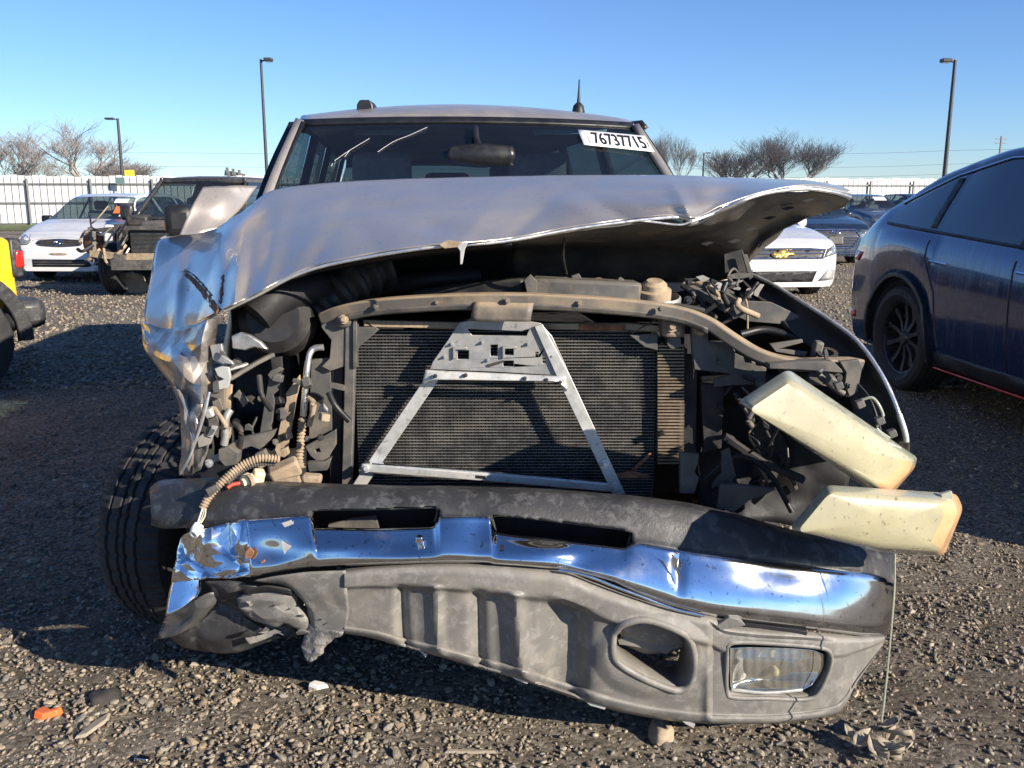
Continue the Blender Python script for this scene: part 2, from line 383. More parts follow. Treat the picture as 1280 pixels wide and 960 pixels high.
def tyre_wheel(parent, c, ax, Rr, wd, rim_r, rim='rim', spokes=5, tread=True, nseg=64, names=('tyre','rim'), outward=1, tyremat='rubber', notch=True, sipes=False):
    """tyre and rim about axis ax (unit, pointing outwards) at centre c"""
    ax = Vector(ax).normalized(); c = Vector(c); h = wd/2; g = .010
    prof = [(rim_r, -h*.75), (rim_r+.03, -h*.95), (Rr*.82, -h*1.02), (Rr*.93, -h*.98), (Rr*.985, -h*.82)]
    if tread:
        xs = [-.80, -.46, -.44, -.36, -.34, -.03, .03, .34, .36, .44, .46]
        for a, b in ((-.50, -.42), (-.16, -.08), (.08, .16), (.42, .50)):
            prof += [(Rr*.998, h*(a-.012)), (Rr*.998-g, h*(a+.006)), (Rr*.998-g, h*(b-.006)), (Rr*.998, h*(b+.012))]
    prof += [(Rr*.985, h*.82), (Rr*.93, h*.98), (Rr*.82, h*1.02), (rim_r+.03, h*.95), (rim_r, h*.75)]
    v, f = lathe_data(prof, c, ax, nseg)
    if notch and tread:
        m = len(prof); o = c
        for k in range(nseg):
            if k % 2 == 0:
                for j in (4, m-5):
                    q = v[k*m+j]; rad = (q-o)-ax*((q-o).dot(ax)); v[k*m+j] = q-rad.normalized()*.011
    if sipes:
        m = len(prof)
        for k in range(0, nseg, 5):
            for j in range(5, m-5):
                q = v[k*m+j]; rad = (q-c)-ax*((q-c).dot(ax)); v[k*m+j] = q-rad.normalized()*.006
    ty = mk(names[0], v, f, tyremat, parent, 30)
    o = c+ax*(h*.55*outward)
    it = [lathe_data([(rim_r+.004, -h*1.2), (rim_r*.93, -h*1.1), (rim_r*.93, -h*.1), (rim_r*.97, .02), (rim_r+.012, .028), (rim_r+.012, .015)], o, ax*outward, 40),
          lathe_data([(.0001, .012), (rim_r*.16, .012), (rim_r*.22, -.005), (rim_r*.24, -.05), (.0001, -.05)], o, ax*outward, 20)]
    up = Vector((0, 0, 1)); s = ax.cross(up).normalized(); u = s.cross(ax)
    for k in range(spokes):
        a = 2*math.pi*k/spokes+.3; e = s*math.cos(a)+u*math.sin(a); tgt = ax*outward; sd_ = e.cross(tgt)
        vv = []
        for rr, wv, dz in ((rim_r*.15, .20, .0), (rim_r*.55, .17, -.012), (rim_r*.97, .24, .006)):
            for q, z in ((-1, 0), (1, 0), (1, -.03), (-1, -.03)): vv.append(o+e*rr+sd_*(q*wv*rim_r*.5*(5/spokes)**.7)+tgt*(dz+z))
        it.append((vv, [(0,1,5,4),(1,2,6,5),(2,3,7,6),(3,0,4,7),(4,5,9,8),(5,6,10,9),(6,7,11,10),(7,4,8,11),(0,3,2,1),(8,9,10,11)]))
    it2 = lathe_data([(.0001, -.09), (rim_r*.95, -.09)], o, ax*outward, 24)
    rm = multi(names[1], it, rim, ty); bk = mk('brake_disc', it2[0], it2[1], 'bracketdk', ty)
    return ty
# ------------------------------------------------------------ the setting: ground, gravel, fence, poles, trees
def gh(x, y):
    """height of the yard surface: shallow ruts and lumps that fade out with distance"""
    x = np.asarray(x, float); y = np.asarray(y, float)
    h = .012*np.sin(x*2.1+.6*np.sin(y*1.3))*np.sin(y*1.7+1)+.007*np.sin(x*5.3+y*3.1)*np.sin(y*4.7-x*1.9)+.004*np.sin(x*13+y*7)*np.sin(y*11-x*5)
    return h*np.clip((14-y)/6, 0, 1)*np.clip((x+9)/2, 0, 1)*np.clip((9-x)/2, 0, 1)*np.clip((y+5)/2, 0, 1)
def ground_material():
    m = bpy.data.materials.new('gravel_and_dirt'); m.use_nodes = True
    t = m.node_tree; N = t.nodes; L = t.links; b = N['Principled BSDF']; b.inputs['Roughness'].default_value = .95; b.inputs['Specular IOR Level'].default_value = .2
    tc = N.new('ShaderNodeTexCoord')
    def noise(sc, d=6, ro=.6):
        n = N.new('ShaderNodeTexNoise'); n.inputs['Scale'].default_value = sc; n.inputs['Detail'].default_value = d; n.inputs['Roughness'].default_value = ro; L.new(tc.outputs['Object'], n.inputs['Vector']); return n.outputs['Fac']
    def vor(sc):
        n = N.new('ShaderNodeTexVoronoi'); n.inputs['Scale'].default_value = sc; L.new(tc.outputs['Object'], n.inputs['Vector']); return n
    def ramp(src, stops):
        r = N.new('ShaderNodeValToRGB'); e = r.color_ramp.elements
        e[0].position, e[0].color = stops[0][0], (*stops[0][1], 1); e[1].position, e[1].color = stops[-1][0], (*stops[-1][1], 1)
        for p, c in stops[1:-1]: q = e.new(p); q.color = (*c, 1)
        L.new(src, r.inputs[0]); return r.outputs[0]
    def mix(f, a, c, mode='MIX'):
        x = N.new('ShaderNodeMix'); x.data_type = 'RGBA'; x.blend_type = mode
        if hasattr(f, 'is_linked'): L.new(f, x.inputs[0])
        else: x.inputs[0].default_value = f
        L.new(a, x.inputs[6]); L.new(c, x.inputs[7]); return x.outputs[2]
    dirt = ramp(noise(9, 10, .7), [(.3, (.075,.057,.040)), (.5, (.125,.098,.070)), (.7, (.18,.145,.105))])
    v1 = vor(62); v2 = vor(27)
    sep = N.new('ShaderNodeSeparateColor'); L.new(v1.outputs['Color'], sep.inputs[0])
    st = ramp(sep.outputs[0], [(0, (.14,.118,.09)), (.4, (.26,.225,.18)), (.7, (.36,.315,.25)), (1, (.48,.43,.35))])
    fac = ramp(noise(.55, 4, .6), [(.35, (.15,)*3), (.55, (.75,)*3)])
    col = mix(fac, dirt, st)
    L.new(col, b.inputs['Base Color'])
    bp = N.new('ShaderNodeBump'); bp.inputs['Strength'].default_value = .9; bp.inputs['Distance'].default_value = .02; bp.invert = True
    L.new(v1.outputs['Distance'], bp.inputs['Height'])
    b2 = N.new('ShaderNodeBump'); b2.inputs['Strength'].default_value = .8; b2.inputs['Distance'].default_value = .03
    L.new(noise(38, 9, .75), b2.inputs['Height']); L.new(bp.outputs[0], b2.inputs['Normal']); L.new(b2.outputs[0], b.inputs['Normal'])
    return m
MT['ground'] = ground_material()
gx = np.concatenate([[-900, -200, -60, -20], np.linspace(-10, 10, 281), [20, 60, 200, 900]])
gy = np.concatenate([[-300, -60, -10], np.linspace(-6, 14.5, 281), [20, 30, 60, 150, 400, 1500]])
GX, GY = np.meshgrid(gx, gy); GZ = gh(GX, GY)
near = (np.abs(GX) < 5) & (GY > .5) & (GY < 9)
GZ = GZ+np.where(near, rng.normal(0, .0035, GZ.shape), 0)
me = bpy.data.meshes.new('gravel_yard_ground')
me.from_pydata(np.stack([GX, GY, GZ], -1).reshape(-1, 3).tolist(), [], gridfaces(len(gy), len(gx))); me.update()
g = new_obj('gravel_yard_ground', me, 'ground', None, 60); g['kind'] = 'structure'

def stone_material():
    m = bpy.data.materials.new('mixed_gravel_stone'); m.use_nodes = True
    t = m.node_tree; N = t.nodes; L = t.links; b = N['Principled BSDF']; b.inputs['Roughness'].default_value = .85; b.inputs['Specular IOR Level'].default_value = .25
    at = N.new('ShaderNodeAttribute'); at.attribute_name = 'stone_colour'
    tc = N.new('ShaderNodeTexCoord'); n = N.new('ShaderNodeTexNoise'); n.inputs['Scale'].default_value = 160; n.inputs['Detail'].default_value = 4; L.new(tc.outputs['Object'], n.inputs['Vector'])
    mr = N.new('ShaderNodeMapRange'); mr.inputs[1].default_value = .3; mr.inputs[2].default_value = .7; mr.inputs[3].default_value = .75; mr.inputs[4].default_value = 1.2; L.new(n.outputs['Fac'], mr.inputs[0])
    x = N.new('ShaderNodeVectorMath'); x.operation = 'SCALE'; L.new(at.outputs['Color'], x.inputs[0]); L.new(mr.outputs[0], x.inputs['Scale']); L.new(x.outputs[0], b.inputs['Base Color'])
    return m
MT['stone'] = stone_material()
def ico(sub):
    bm = bmesh.new(); bmesh.ops.create_icosphere(bm, subdivisions=sub, radius=1)
    v = np.array([q.co[:] for q in bm.verts]); f = np.array([[w_.index for w_ in q.verts] for q in bm.faces]); bm.free(); return v, f
def patch(x, y):  # where stones lie thick and where bare dirt shows
    return .5+.28*np.sin(x*1.3+.7*np.sin(y*1.1)+.4)*np.sin(y*1.5+1.7+.5*np.sin(x*.9))+.22*np.sin(x*3.7+y*1.3)*np.sin(y*3.1-x*1.7)
def stones(name, n, rmin, rmax, sub, ymin, ymax, thr):
    tv, tf = ico(sub); T = []
    for k in range(8):
        q = tv*(1+rng.normal(0,   .22 if sub == 1 else .15, (len(tv), 1))); q = q*np.array([1, rng.uniform(.5, .95), rng.uniform(.32, .6)]); T.append(q)
    y = ymin+(ymax-ymin)*rng.random(n)**1.7; x = (rng.random(n)*2-1)*(.64*y+.55)
    keep = patch(x, y)+rng.normal(0, .16, n) > thr; x, y = x[keep], y[keep]; n = len(x)
    r = rmin*(rmax/rmin)**(rng.random(n)**1.6)
    a = rng.random(n)*6.283; tx = rng.normal(0, .3, n); ty = rng.normal(0, .3, n); k = rng.integers(0, 8, n)
    base = np.array(T)[k]*r[:, None, None]
    ca, sa = np.cos(a)[:, None], np.sin(a)[:, None]
    X, Y, Z = base[..., 0], base[..., 1], base[..., 2]
    Z = Z+X*tx[:, None]+Y*ty[:, None]
    V = np.stack([X*ca-Y*sa+x[:, None], X*sa+Y*ca+y[:, None], Z+(gh(x, y)+r*.22)[:, None]], -1)
    F = (tf[None]+(np.arange(n)*len(tv))[:, None, None]).reshape(-1, 3)
    pal = np.array([(.29,.25,.195), (.20,.175,.14), (.34,.28,.20), (.15,.125,.10), (.25,.185,.12), (.38,.33,.25), (.18,.17,.155), (.28,.215,.145)])*1.12
    col = (pal[rng.integers(0, len(pal), n)]*.7+.3*pal.mean(0))*rng.uniform(.6, 1.05, (n, 1))
    col = np.repeat(np.concatenate([col, np.ones((n, 1))], 1), len(tv), 0)
    me = bpy.data.meshes.new(name); nv = n*len(tv); nf = len(F)
    me.vertices.add(nv); me.vertices.foreach_set('co', V.reshape(-1).astype(np.float32))
    me.loops.add(nf*3); me.loops.foreach_set('vertex_index', F.reshape(-1).astype(np.int32))
    me.polygons.add(nf); me.polygons.foreach_set('loop_start', (np.arange(nf)*3).astype(np.int32)); me.polygons.foreach_set('loop_total', np.full(nf, 3, np.int32))
    me.update(calc_edges=True)
    at = me.attributes.new('stone_colour', 'FLOAT_COLOR', 'POINT'); at.data.foreach_set('color', col.reshape(-1).astype(np.float32))
    o = new_obj(name, me, 'stone', None, 0); o['kind'] = 'stuff'
    if sub > 1:
        me.polygons.foreach_set('use_smooth', [True]*nf); me.set_sharp_from_angle(angle=R(32))
    return o
tag(stones('gravel', 84000, .004, .0115, 1, 1.35, 7.5, .26), 'loose grey and brown gravel scattered over the dirt yard', 'gravel')
tag(stones('coarse_gravel', 8500, .009, .019, 2, 1.35, 8.5, .42), 'coarser rounded pebbles lying on the dirt in front of the truck', 'gravel')

tag(stones('far_gravel', 26000, .016, .034, 1, 7.0, 21, .22), 'gravel spread over the yard between the truck and the far cars', 'gravel')
gv = mk('grass_verge', [(-60,34,.02),(-9,37,.02),(-9,44.6,.02),(-60,40,.02)], [(0,1,2,3)], 'grass'); gv['kind'] = 'structure'

# fence: white upright boards on two grey rails and posts
F0, F1 = Vector((-34, 40.5, 0)), Vector((44, 58, 0)); FD = (F1-F0).normalized(); FL = (F1-F0).length; FN = Vector((FD.y, -FD.x, 0))
fence = root('board_fence', F0, 'long white board fence on grey posts and rails behind the parked cars', 'fence')
FH = 2.22; bw = .30; nb = int(FL/bw)
brd = None
for k in range(min(nb, 290)):
    p = F0+FD*(bw*(k+.5))
    if brd is None:
        rot = Matrix((FD, FN, (0,0,1))).transposed()
        brd = bpy.data.meshes.new('board'); vv = boxv((0,0,FH/2+.04), (bw-.035, .03, FH-.08), rot)
        brd.from_pydata([tuple(q) for q in vv], [], BOXF); brd.materials.append(MT['fencewhite'])
    o = bpy.data.objects.new('board', brd); C.objects.link(o); o.parent = fence; o.location = p-F0; o.scale = (1, 1, 1+.012*math.sin(k*1.7)+.01*math.sin(k*.37))
ang = math.atan2(FD.y, FD.x)
mid = (F0+F1)/2
box('backing_sheet', (mid.x-FN.x*.06, mid.y-FN.y*.06, FH/2-.03), (FL, .02, FH-.1), 'fencegrey', fence, (0,0,ang), 0)  # dark grey showing between the boards paints in the fence's rib shadows
for z in (1.0, 1.86):
    box('rail', (mid.x+FN.x*.075, mid.y+FN.y*.075, z), (FL, .05, .07), 'post', fence, (0,0,ang), 0)
for k in range(int(FL/2.7)):
    p = F0+FD*(1.3+2.7*k)+FN*.15
    lathe('post', [(.0001, FH-.12), (.055, FH-.14), (.055, 0)], p, (0,0,1), 'post', fence, 8)

def light_pole(px, ytop, Y, label, h_arm=.9, side=-1, r=.09):
    top = P(px, ytop, Y); t = root('light_pole', (top.x, Y, 0), label, 'lamp post', 'yard light poles')
    lathe('post', [(.0001, top.z), (r*.75, top.z), (r*1.1, .5), (r*1.7, .5), (r*1.7, 0)], (top.x, Y, 0), (0,0,1), 'pole', t, 12)
    tube('arm', [(top.x, Y, top.z-.1), (top.x+side*h_arm*.4, Y, top.z-.05)], .04, 'pole', t, 2, 8)
    hd = box('lamp_head', (top.x+side*h_arm*.75, Y, top.z-.02), (h_arm*.8, .4, .16), 'pole', t, None, .03)
    box('lens', (top.x+side*h_arm*.75, Y, top.z-.115), (h_arm*.55, .3, .03), 'headlamp', hd, None, 0)
light_pole(326, 74, 48, 'tall light pole rising just left of the truck cab', .5, 1, .085)
light_pole(1194, 75, 44, 'dark tall light pole at right above the blue car', .55, -1, .10)
light_pole(147, 148, 80, 'light pole beside the bare tree at left', .9, -1, .14)
light_pole(880, 191, 150, 'small far light pole between the bare trees right of the cab', .9, 1, .16)

def tree(px, ytop, wpx, Y, label, seed, stems=1, levels=6, base_w=.16, zbase=0):
    rnd = random.Random(seed); top = P(px, ytop, Y); H = top.z; W = wpx/FPX*Y
    t = root('bare_tree', (top.x, Y, 0), label, 'tree', 'bare winter trees')
    tv, tf, cv, cf = [], [], [], []
    def seg(a, b, r0, r1, n, V, F):
        d = (b-a).normalized(); s = d.cross(Vector((.3, .9, .1))).normalized(); u = s.cross(d); o = len(V)
        for p, r in ((a, r0), (b, r1)): V.extend([p+s*(r*math.cos(6.283*k/n))+u*(r*math.sin(6.283*k/n)) for k in range(n)])
        F.extend([(o+k, o+(k+1) % n, o+n+(k+1) % n, o+n+k) for k in range(n)])
    def grow(p, d, L, r, lv):
        nseg = 3; q = p
        for i in range(nseg):
            d = (d+Vector((rnd.gauss(0, .075), rnd.gauss(0, .075), .06+.03*lv*rnd.random()))).normalized()
            e = q+d*(L/nseg); ra = r*(1-.30*i/nseg); rb = r*(1-.30*(i+1)/nseg)
            seg(q, e, ra, rb, 6 if lv < 2 else 3, tv if lv == 0 else cv, tf if lv == 0 else cf)
            q = e
            if 0 < lv < levels and i < nseg-1 and rnd.random() < .7: side(q, d, L*.70, rb*.45, lv+1)
        if lv < levels:
            for _ in range(3 if lv < 3 else 2): side(q, d, L*rnd.uniform(.66, .88), r*.55, lv+1)
    def side(q, d, L, r, lv):
        ax = Vector((rnd.gauss(0, 1), rnd.gauss(0, 1), rnd.gauss(0, .5))).normalized()
        nd = (d+ax*(.55+.12*rnd.random())*sp).normalized()
        grow(q, nd, L, max(r, .0065*Y/100), lv)
    sp = .95
    L0 = H*.235
    for s_ in range(stems):
        a = 6.283*s_/max(1, stems); d0 = Vector((math.cos(a)*.35, math.sin(a)*.35, 1)) if stems > 1 else Vector((.02, 0, 1))
        grow(Vector((top.x, Y, 0)), d0.normalized(), L0, base_w, 0)
    # fit crown to the outline seen in the photograph
    allv = np.array([v[:] for v in tv+cv]); zmax = allv[:, 2].max(); xr = np.percentile(np.abs(allv[:, 0]-top.x), 99)
    kz = H/zmax; kx = (W/2)/xr
    def fit(V): return [Vector((top.x+(v.x-top.x)*kx, Y+(v.y-Y)*kx, v.z*kz)) for v in V]
    mk('trunk', fit(tv), tf, 'bark', t); mk('crown', fit(cv), cf, 'bark', t, 0)
tree(95, 143, 150, 95, 'large bare tree behind the fence above the white hatchback', 3, 1, 6, .20)
tree(6, 163, 84, 100, 'bare tree cut by the left edge of the picture', 5, 1, 6, .18)
tree(35, 192, 80, 104, 'low bare tree between the two bigger bare trees at left', 8, 3, 5, .10)
tree(140, 196, 85, 108, 'low bare tree right of the big bare tree, beside the light pole', 12, 3, 5, .10)
tree(846, 155, 72, 120, 'bare tree directly right of the truck windscreen pillar', 21, 2, 6, .16)
tree(915, 182, 108, 122, 'shrubby spreading bare tree between the two taller ones at right', 22, 5, 5, .12)
tree(992, 157, 118, 118, 'round-crowned bare tree above the raised hood corner', 23, 3, 6, .16)

# far bits beyond the fence
t = root('utility_pole', (P(1252, 170, 200).x, 200, 0), 'thin far utility pole with crossarms above the blue car', 'utility pole')
tp = P(1252, 170, 200)
lathe('post', [(.0001, tp.z), (.2, tp.z), (.28, 0)], (tp.x, 200, 0), (0,0,1), 'post', t, 6)
for dz in (.6, 1.5): box('crossarm', (tp.x, 200, tp.z-dz), (2.4, .2, .18), 'post', t, None, 0)
for zy, nm in ((190, 'highest'), (207, 'middle'), (219, 'lowest')):
    pts = [P(-300, zy+2, 210), P(200, zy+1, 212), P(640, zy+5, 215), P(1060, zy+2, 205), P(1252, zy-3, 200), P(1700, zy-4, 190)]
    tag(tube('power_line', pts, .028, 'post', None, 6, 4), 'thin overhead power line crossing the sky, %s of the three' % nm, 'power line', 'power lines')
sg = root('road_gantry', (P(300, 219, 140).x, 140, 0), 'small far overhead road gantry left of the truck cab', 'gantry')
a, b = P(281, 216, 140), P(306, 221, 140)
rail('beam', [a, b], .3, .8, 'post', sg, 1, 0)
lathe('post', [(.2, b.z), (.2, 0)], (b.x, 140, 0), (0,0,1), 'post', sg, 6)
for k in range(3):
    q = a.lerp(b, .15+.3*k); box('bracket', (q.x, 139.8, q.z+.4), (.35, .3, .9), 'post', sg, None, 0)
q = P(162, 218, 60); ys = root('yellow_sign', (q.x, 60, 0), 'small yellow sign standing above the fence at left', 'sign')
box('panel', q, (.62, .05, .55), 'signyellow', ys, None, 0); lathe('post', [(.04, q.z+.1), (.04, 0)], (q.x, 60.08, 0), (0,0,1), 'post', ys, 6)
q = P(150, 226, 43.5); ys = root('small_sign', (q.x, 43.5, 0), 'small dark green sign on a post against the white fence', 'sign')
box('panel', q, (.42, .04, .3), 'signgreen', ys, None, 0); lathe('post', [(.03, q.z), (.03, 0)], (q.x, 43.56, 0), (0,0,1), 'post', ys, 6)
# ------------------------------------------------------------ the wrecked pickup truck
truck = root('wrecked_truck', (-.1, 4.2, 0), 'wrecked pewter pickup truck with crushed front, buckled hood and exposed radiator', 'pickup truck')
YAW = math.atan(.125); ca, sa = math.cos(YAW), math.sin(YAW)
def T(u, v, z): return Vector((.03+u*ca-v*sa, 2.5+v*ca+u*sa, z))
def Tsheet(name, rows, mat, nv=14, nu=20, thick=.004, parent=truck, amp=0, smooth=40):
    a = np.array(rows, float); a = pchip(a, np.linspace(0, a.shape[0]-1, nv)); a = np.swapaxes(pchip(np.swapaxes(a, 0, 1), np.linspace(0, a.shape[1]-1, nu)), 0, 1)
    return mk(name, [T(*a[i, j]) for i in range(nv) for j in range(nu)], gridfaces(nv, nu), mat, parent, smooth, solid=thick)

# --- cab
us = (-1, -.7, -.35, 0, .35, .7, 1)
def arc(hw, v, z, bow, drop=0): return [(k*hw, v+bow*k*k, z-drop*k*k) for k in us]
Tsheet('roof', [arc(.735, 1.58, 1.802, .10, .01), arc(.74, 1.64, 1.835, .10, .03), arc(.745, 1.95, 1.895, .05, .05), arc(.745, 2.6, 1.932, 0, .075), arc(.74, 4.6, 1.93, 0, .075), arc(.73, 5.5, 1.86, -.03, .075)], 'roof', 26, 28, .02)
ws = Tsheet('windshield', [arc(.715, 1.565, 1.795, .10, .01), arc(.80, 1.25, 1.535, .13), arc(.88, .83, 1.17, .16)], 'glass', 14, 24, 0)
# dark top band and surround of the glass
def band(name, rows, mat, **k): return Tsheet(name, rows, mat, k.get('nv', 4), k.get('nu', 24), k.get('th', .01), k.get('parent', truck))
band('top_seal', [arc(.725, 1.583, 1.806, .10, .01), arc(.712, 1.555, 1.782, .10, .01)], 'trimblack')
for s in (-1, 1):
    band('pillar', [(( s*.75, 1.68, 1.80), (s*.715, 1.668, 1.788)), ((s*.838, 1.36, 1.54), (s*.80, 1.37, 1.535)), ((s*.935, .96, 1.16), (s*.88, .98, 1.17))], 'paint', nv=10, nu=3, th=.012)
    band('pillar_seal', [((s*.722, 1.655, 1.79), (s*.708, 1.645, 1.785)), ((s*.806, 1.365, 1.536), (s*.792, 1.35, 1.535)), ((s*.885, .97, 1.17), (s*.87, .96, 1.17))], 'trimblack', nv=10, nu=3, th=.006)
    # side of the cab: door skins below the glass, window frames above
    band('side_panel', [((s*.93, .95, 1.13), (s*.955, 2.2, 1.17), (s*.955, 3.6, 1.18), (s*.93, 5.50, 1.18)), ((s*.985, .95, .85), (s*.995, 2.2, .88), (s*.995, 3.6, .88), (s*.97, 5.50, .88)), ((s*.95, .95, .42), (s*.96, 2.2, .42), (s*.96, 3.6, .42), (s*.94, 5.50, .42))], 'paint', nv=10, nu=16, th=.03)
    band('window_frame', [((s*.745, 1.70, 1.80), (s*.755, 2.6, 1.84), (s*.755, 5.45, 1.81)), ((s*.765, 1.66, 1.765), (s*.775, 2.6, 1.79), (s*.775, 5.45, 1.76))], 'trimblack', nv=3, nu=12, th=.03)
    for v0, v1 in ((.98, 1.06), (2.55, 2.72), (3.7, 3.85), (5.35, 5.50)):
        if v0 > 1.1: band('door_pillar', [((s*.76, v0, 1.80), (s*.76, v1, 1.80)), ((s*.935, v0, 1.17), (s*.935, v1, 1.17))], 'trimblack', nv=4, nu=2, th=.03)
    for v0, v1, w0 in ((1.1, 2.55, 1.72), (2.72, 3.7, 2.72), (3.85, 5.35, 3.85)):
        band('side_window', [((s*.765, w0, 1.79), (s*.765, v1, 1.79)), ((s*.93, v0, 1.175), (s*.93, v1, 1.175))], 'carglass' if v0 < 2 and s < 0 else 'privacy', nv=4, nu=3, th=0)  # right front pane darkened too, added to keep sun through the cab off the ground
    rail('door_frame_front', [T(s*.775, 1.80, 1.79), T(s*.855, 1.50, 1.55), T(s*.95, 1.12, 1.17)], .03, .03, 'trimblack', truck)
Tsheet('tailgate', [[(-.72, 5.50, 1.84), (0, 5.52, 1.86), (.72, 5.50, 1.84)], [(-.74, 5.52, 1.70), (0, 5.54, 1.72), (.74, 5.52, 1.70)]], 'paint', 3, 8, .03)
Tsheet('rear_window', [[(-.74, 5.52, 1.70), (0, 5.54, 1.72), (.74, 5.52, 1.70)], [(-.92, 5.54, 1.18), (0, 5.56, 1.18), (.92, 5.54, 1.18)]], 'privacy', 4, 8, 0)
Tsheet('rear_panel', [[(-.93, 5.55, 1.18), (.93, 5.55, 1.18)], [(-.94, 5.55, .42), (.94, 5.55, .42)]], 'paint', 3, 4, .03)
Tsheet('floor_pan', [[(-.93, .9, .42), (.93, .9, .42)], [(-.93, 5.50, .42), (.93, 5.50, .42)]], 'void', 3, 3, .03)
Tsheet('firewall', [[(-.92, .86, 1.15), (.92, .86, 1.15)], [(-.92, .86, .40), (.92, .86, .40)]], 'void', 3, 3, .03)
Tsheet('cowl', [[(-.86, .70, 1.135), (0, .60, 1.14), (.86, .70, 1.135)], [(-.86, 1.0, 1.165), (0, .86, 1.165), (.86, 1.0, 1.165)]], 'trimblack', 4, 12, .02)
# cabin
Tsheet('dashboard', [[(-.78, .95, 1.15), (0, .86, 1.16), (.78, .95, 1.15)], [(-.78, 1.35, 1.17), (0, 1.3, 1.2), (.78, 1.35, 1.17)], [(-.78, 1.45, .9), (0, 1.42, .9), (.78, 1.45, .9)]], 'interior', 8, 12, .02)
Tsheet('headliner', [arc(.70, 1.62, 1.785, .10, .01), arc(.72, 2.6, 1.855, 0, .07), arc(.71, 5.05, 1.82, 0, .07)], 'headliner', 8, 12, .01)
def seat(u, v, h, wd):
    it = []
    def rbox(c, s, tilt): 
        rot = Matrix.Rotation(YAW, 3, 'Z') @ Matrix.Rotation(tilt, 3, 'X'); return (boxv(T(*c), s, rot), BOXF)
    b = multi('seat_back', [rbox((u, v, 1.10), (wd, .16, .75), -.2)], 'seat', truck, .06)
    multi('headrest', [rbox((u, v+.12, h), (.30, .11, .20), -.15)], 'seat', b, .045)
    multi('seat_cushion', [rbox((u, v-.3, .72), (wd, .55, .18), .1)], 'seat', b, .05)
seat(-.40, 2.25, 1.60, .56); seat(.40, 2.25, 1.60, .56)
seat(-.42, 3.45, 1.58, .5); seat(.42, 3.45, 1.58, .5); seat(0, 3.47, 1.52, .3)
sw, sf = lathe_data([(.185+.016*math.cos(6.283*k/8), .016*math.sin(6.283*k/8)) for k in range(8)], T(.40, 1.62, 1.18), T(0, .92, .45)-T(0,0,0), 28, closed_prof=True)
mk('steering_wheel', sw, sf, 'trimblack', truck, 60)
rm = sheet('rear_view_mirror', [[(563,187,3.88),(600,184,3.88),(640,186,3.89)],[(559,196,3.87),(600,195,3.86),(643,195,3.88)],[(572,203,3.88),(603,205,3.88),(632,202,3.89)]], 'trimblack', truck, 8, 16, .025)
tube('mirror_stem', [P(594, 160, 3.98), P(595, 172, 3.92), P(600, 186, 3.88)], .014, 'trimblack', rm, 4, 8)
for s, x0 in ((-1, 440), (1, 665)):
    sheet('sun_visor', [[(x0,158,4.22),(x0+75,157,4.22),(x0+95,159,4.22)],[(x0+3,169,4.20),(x0+75,169,4.20),(x0+92,168,4.20)]], 'headliner', truck, 4, 8, .015)
# auction number sticker on the glass
def on_glass(px, py, off=-.018):
    # walk out until the windscreen plane is met
    lo, hi = 3.2, 4.6
    def side(Y):
        p = P(px, py, Y); d = p-T(0, 0, 0); u = d.x*ca+d.y*sa; v = -d.x*sa+d.y*ca
        k = u/.78; vz = 1.565+(1.795-p.z)*(-1.21)+.115*k*k
        return v-vz
    for _ in range(40):
        m = (lo+hi)/2
        if side(m) < 0: lo = m
        else: hi = m
    return P(px, py, lo+off)
corners = [(722,162),(806,170),(818,190),(730,181)]
g4 = [on_glass(*c) for c in corners]
def bil(a, b): return (g4[0]*(1-a)+g4[1]*a)*(1-b)+(g4[3]*(1-a)+g4[2]*a)*b
n = 10
st = mk('lot_sticker', [bil(i/n, j/3) for j in range(4) for i in range(n+1)], gridfaces(4, n+1), 'paper', ws, 40, solid=.0008)
st['label'] = 'white sticker with the number 76737715'
def text_on(body, fx, name, mat, parent, x0, x1, y0, y1, off=.004):
    cu = bpy.data.curves.new('t', 'FONT'); cu.body = body; cu.resolution_u = 3; cu.offset = .012
    to = bpy.data.objects.new('t', cu); C.objects.link(to)
    me = bpy.data.meshes.new_from_object(to.evaluated_get(bpy.context.evaluated_depsgraph_get()))
    bpy.data.objects.remove(to)
    co = np.array([v.co[:] for v in me.vertices]); mn, mx = co.min(0), co.max(0)
    nrm = (g4[1]-g4[0]).cross(g4[3]-g4[0]).normalized()
    if nrm.y > 0: nrm = -nrm
    for v in me.vertices:
        a = x0+(x1-x0)*(v.co.x-mn[0])/(mx[0]-mn[0]); b = y1+(y0-y1)*(v.co.y-mn[1])/(mx[1]-mn[1])
        v.co = fx(a, b)+nrm*off
    return new_obj(name, me, mat, parent, 0)
text_on('76737715', bil, 'lettering', 'ink', ws, .17, .93, .12, .88)
text_on('X', bil, 'lettering', 'ink', ws, .945, .985, .38, .8)
for b_ in (.42, .56, .70): mk('faint_mark', [bil(.085+.02*b_, b_)+Vector((0,-.006,.002)), bil(.115+.02*b_, b_)+Vector((0,-.006,.002)), bil(.118+.02*b_, b_+.07)+Vector((0,-.006,.002)), bil(.088+.02*b_, b_+.07)+Vector((0,-.006,.002))], [(0,1,2,3)], 'concrete', ws, 0)
# cracks in the glass
for pp in ([(418,201),(437,188),(462,173)], [(472,190),(492,177),(512,169),(534,159)], [(416,204),(414,208)], [(437,188),(431,196)]):
    tube('crack', [on_glass(*q, -.006) for q in pp], .0007, 'paper', ws, 4, 4)
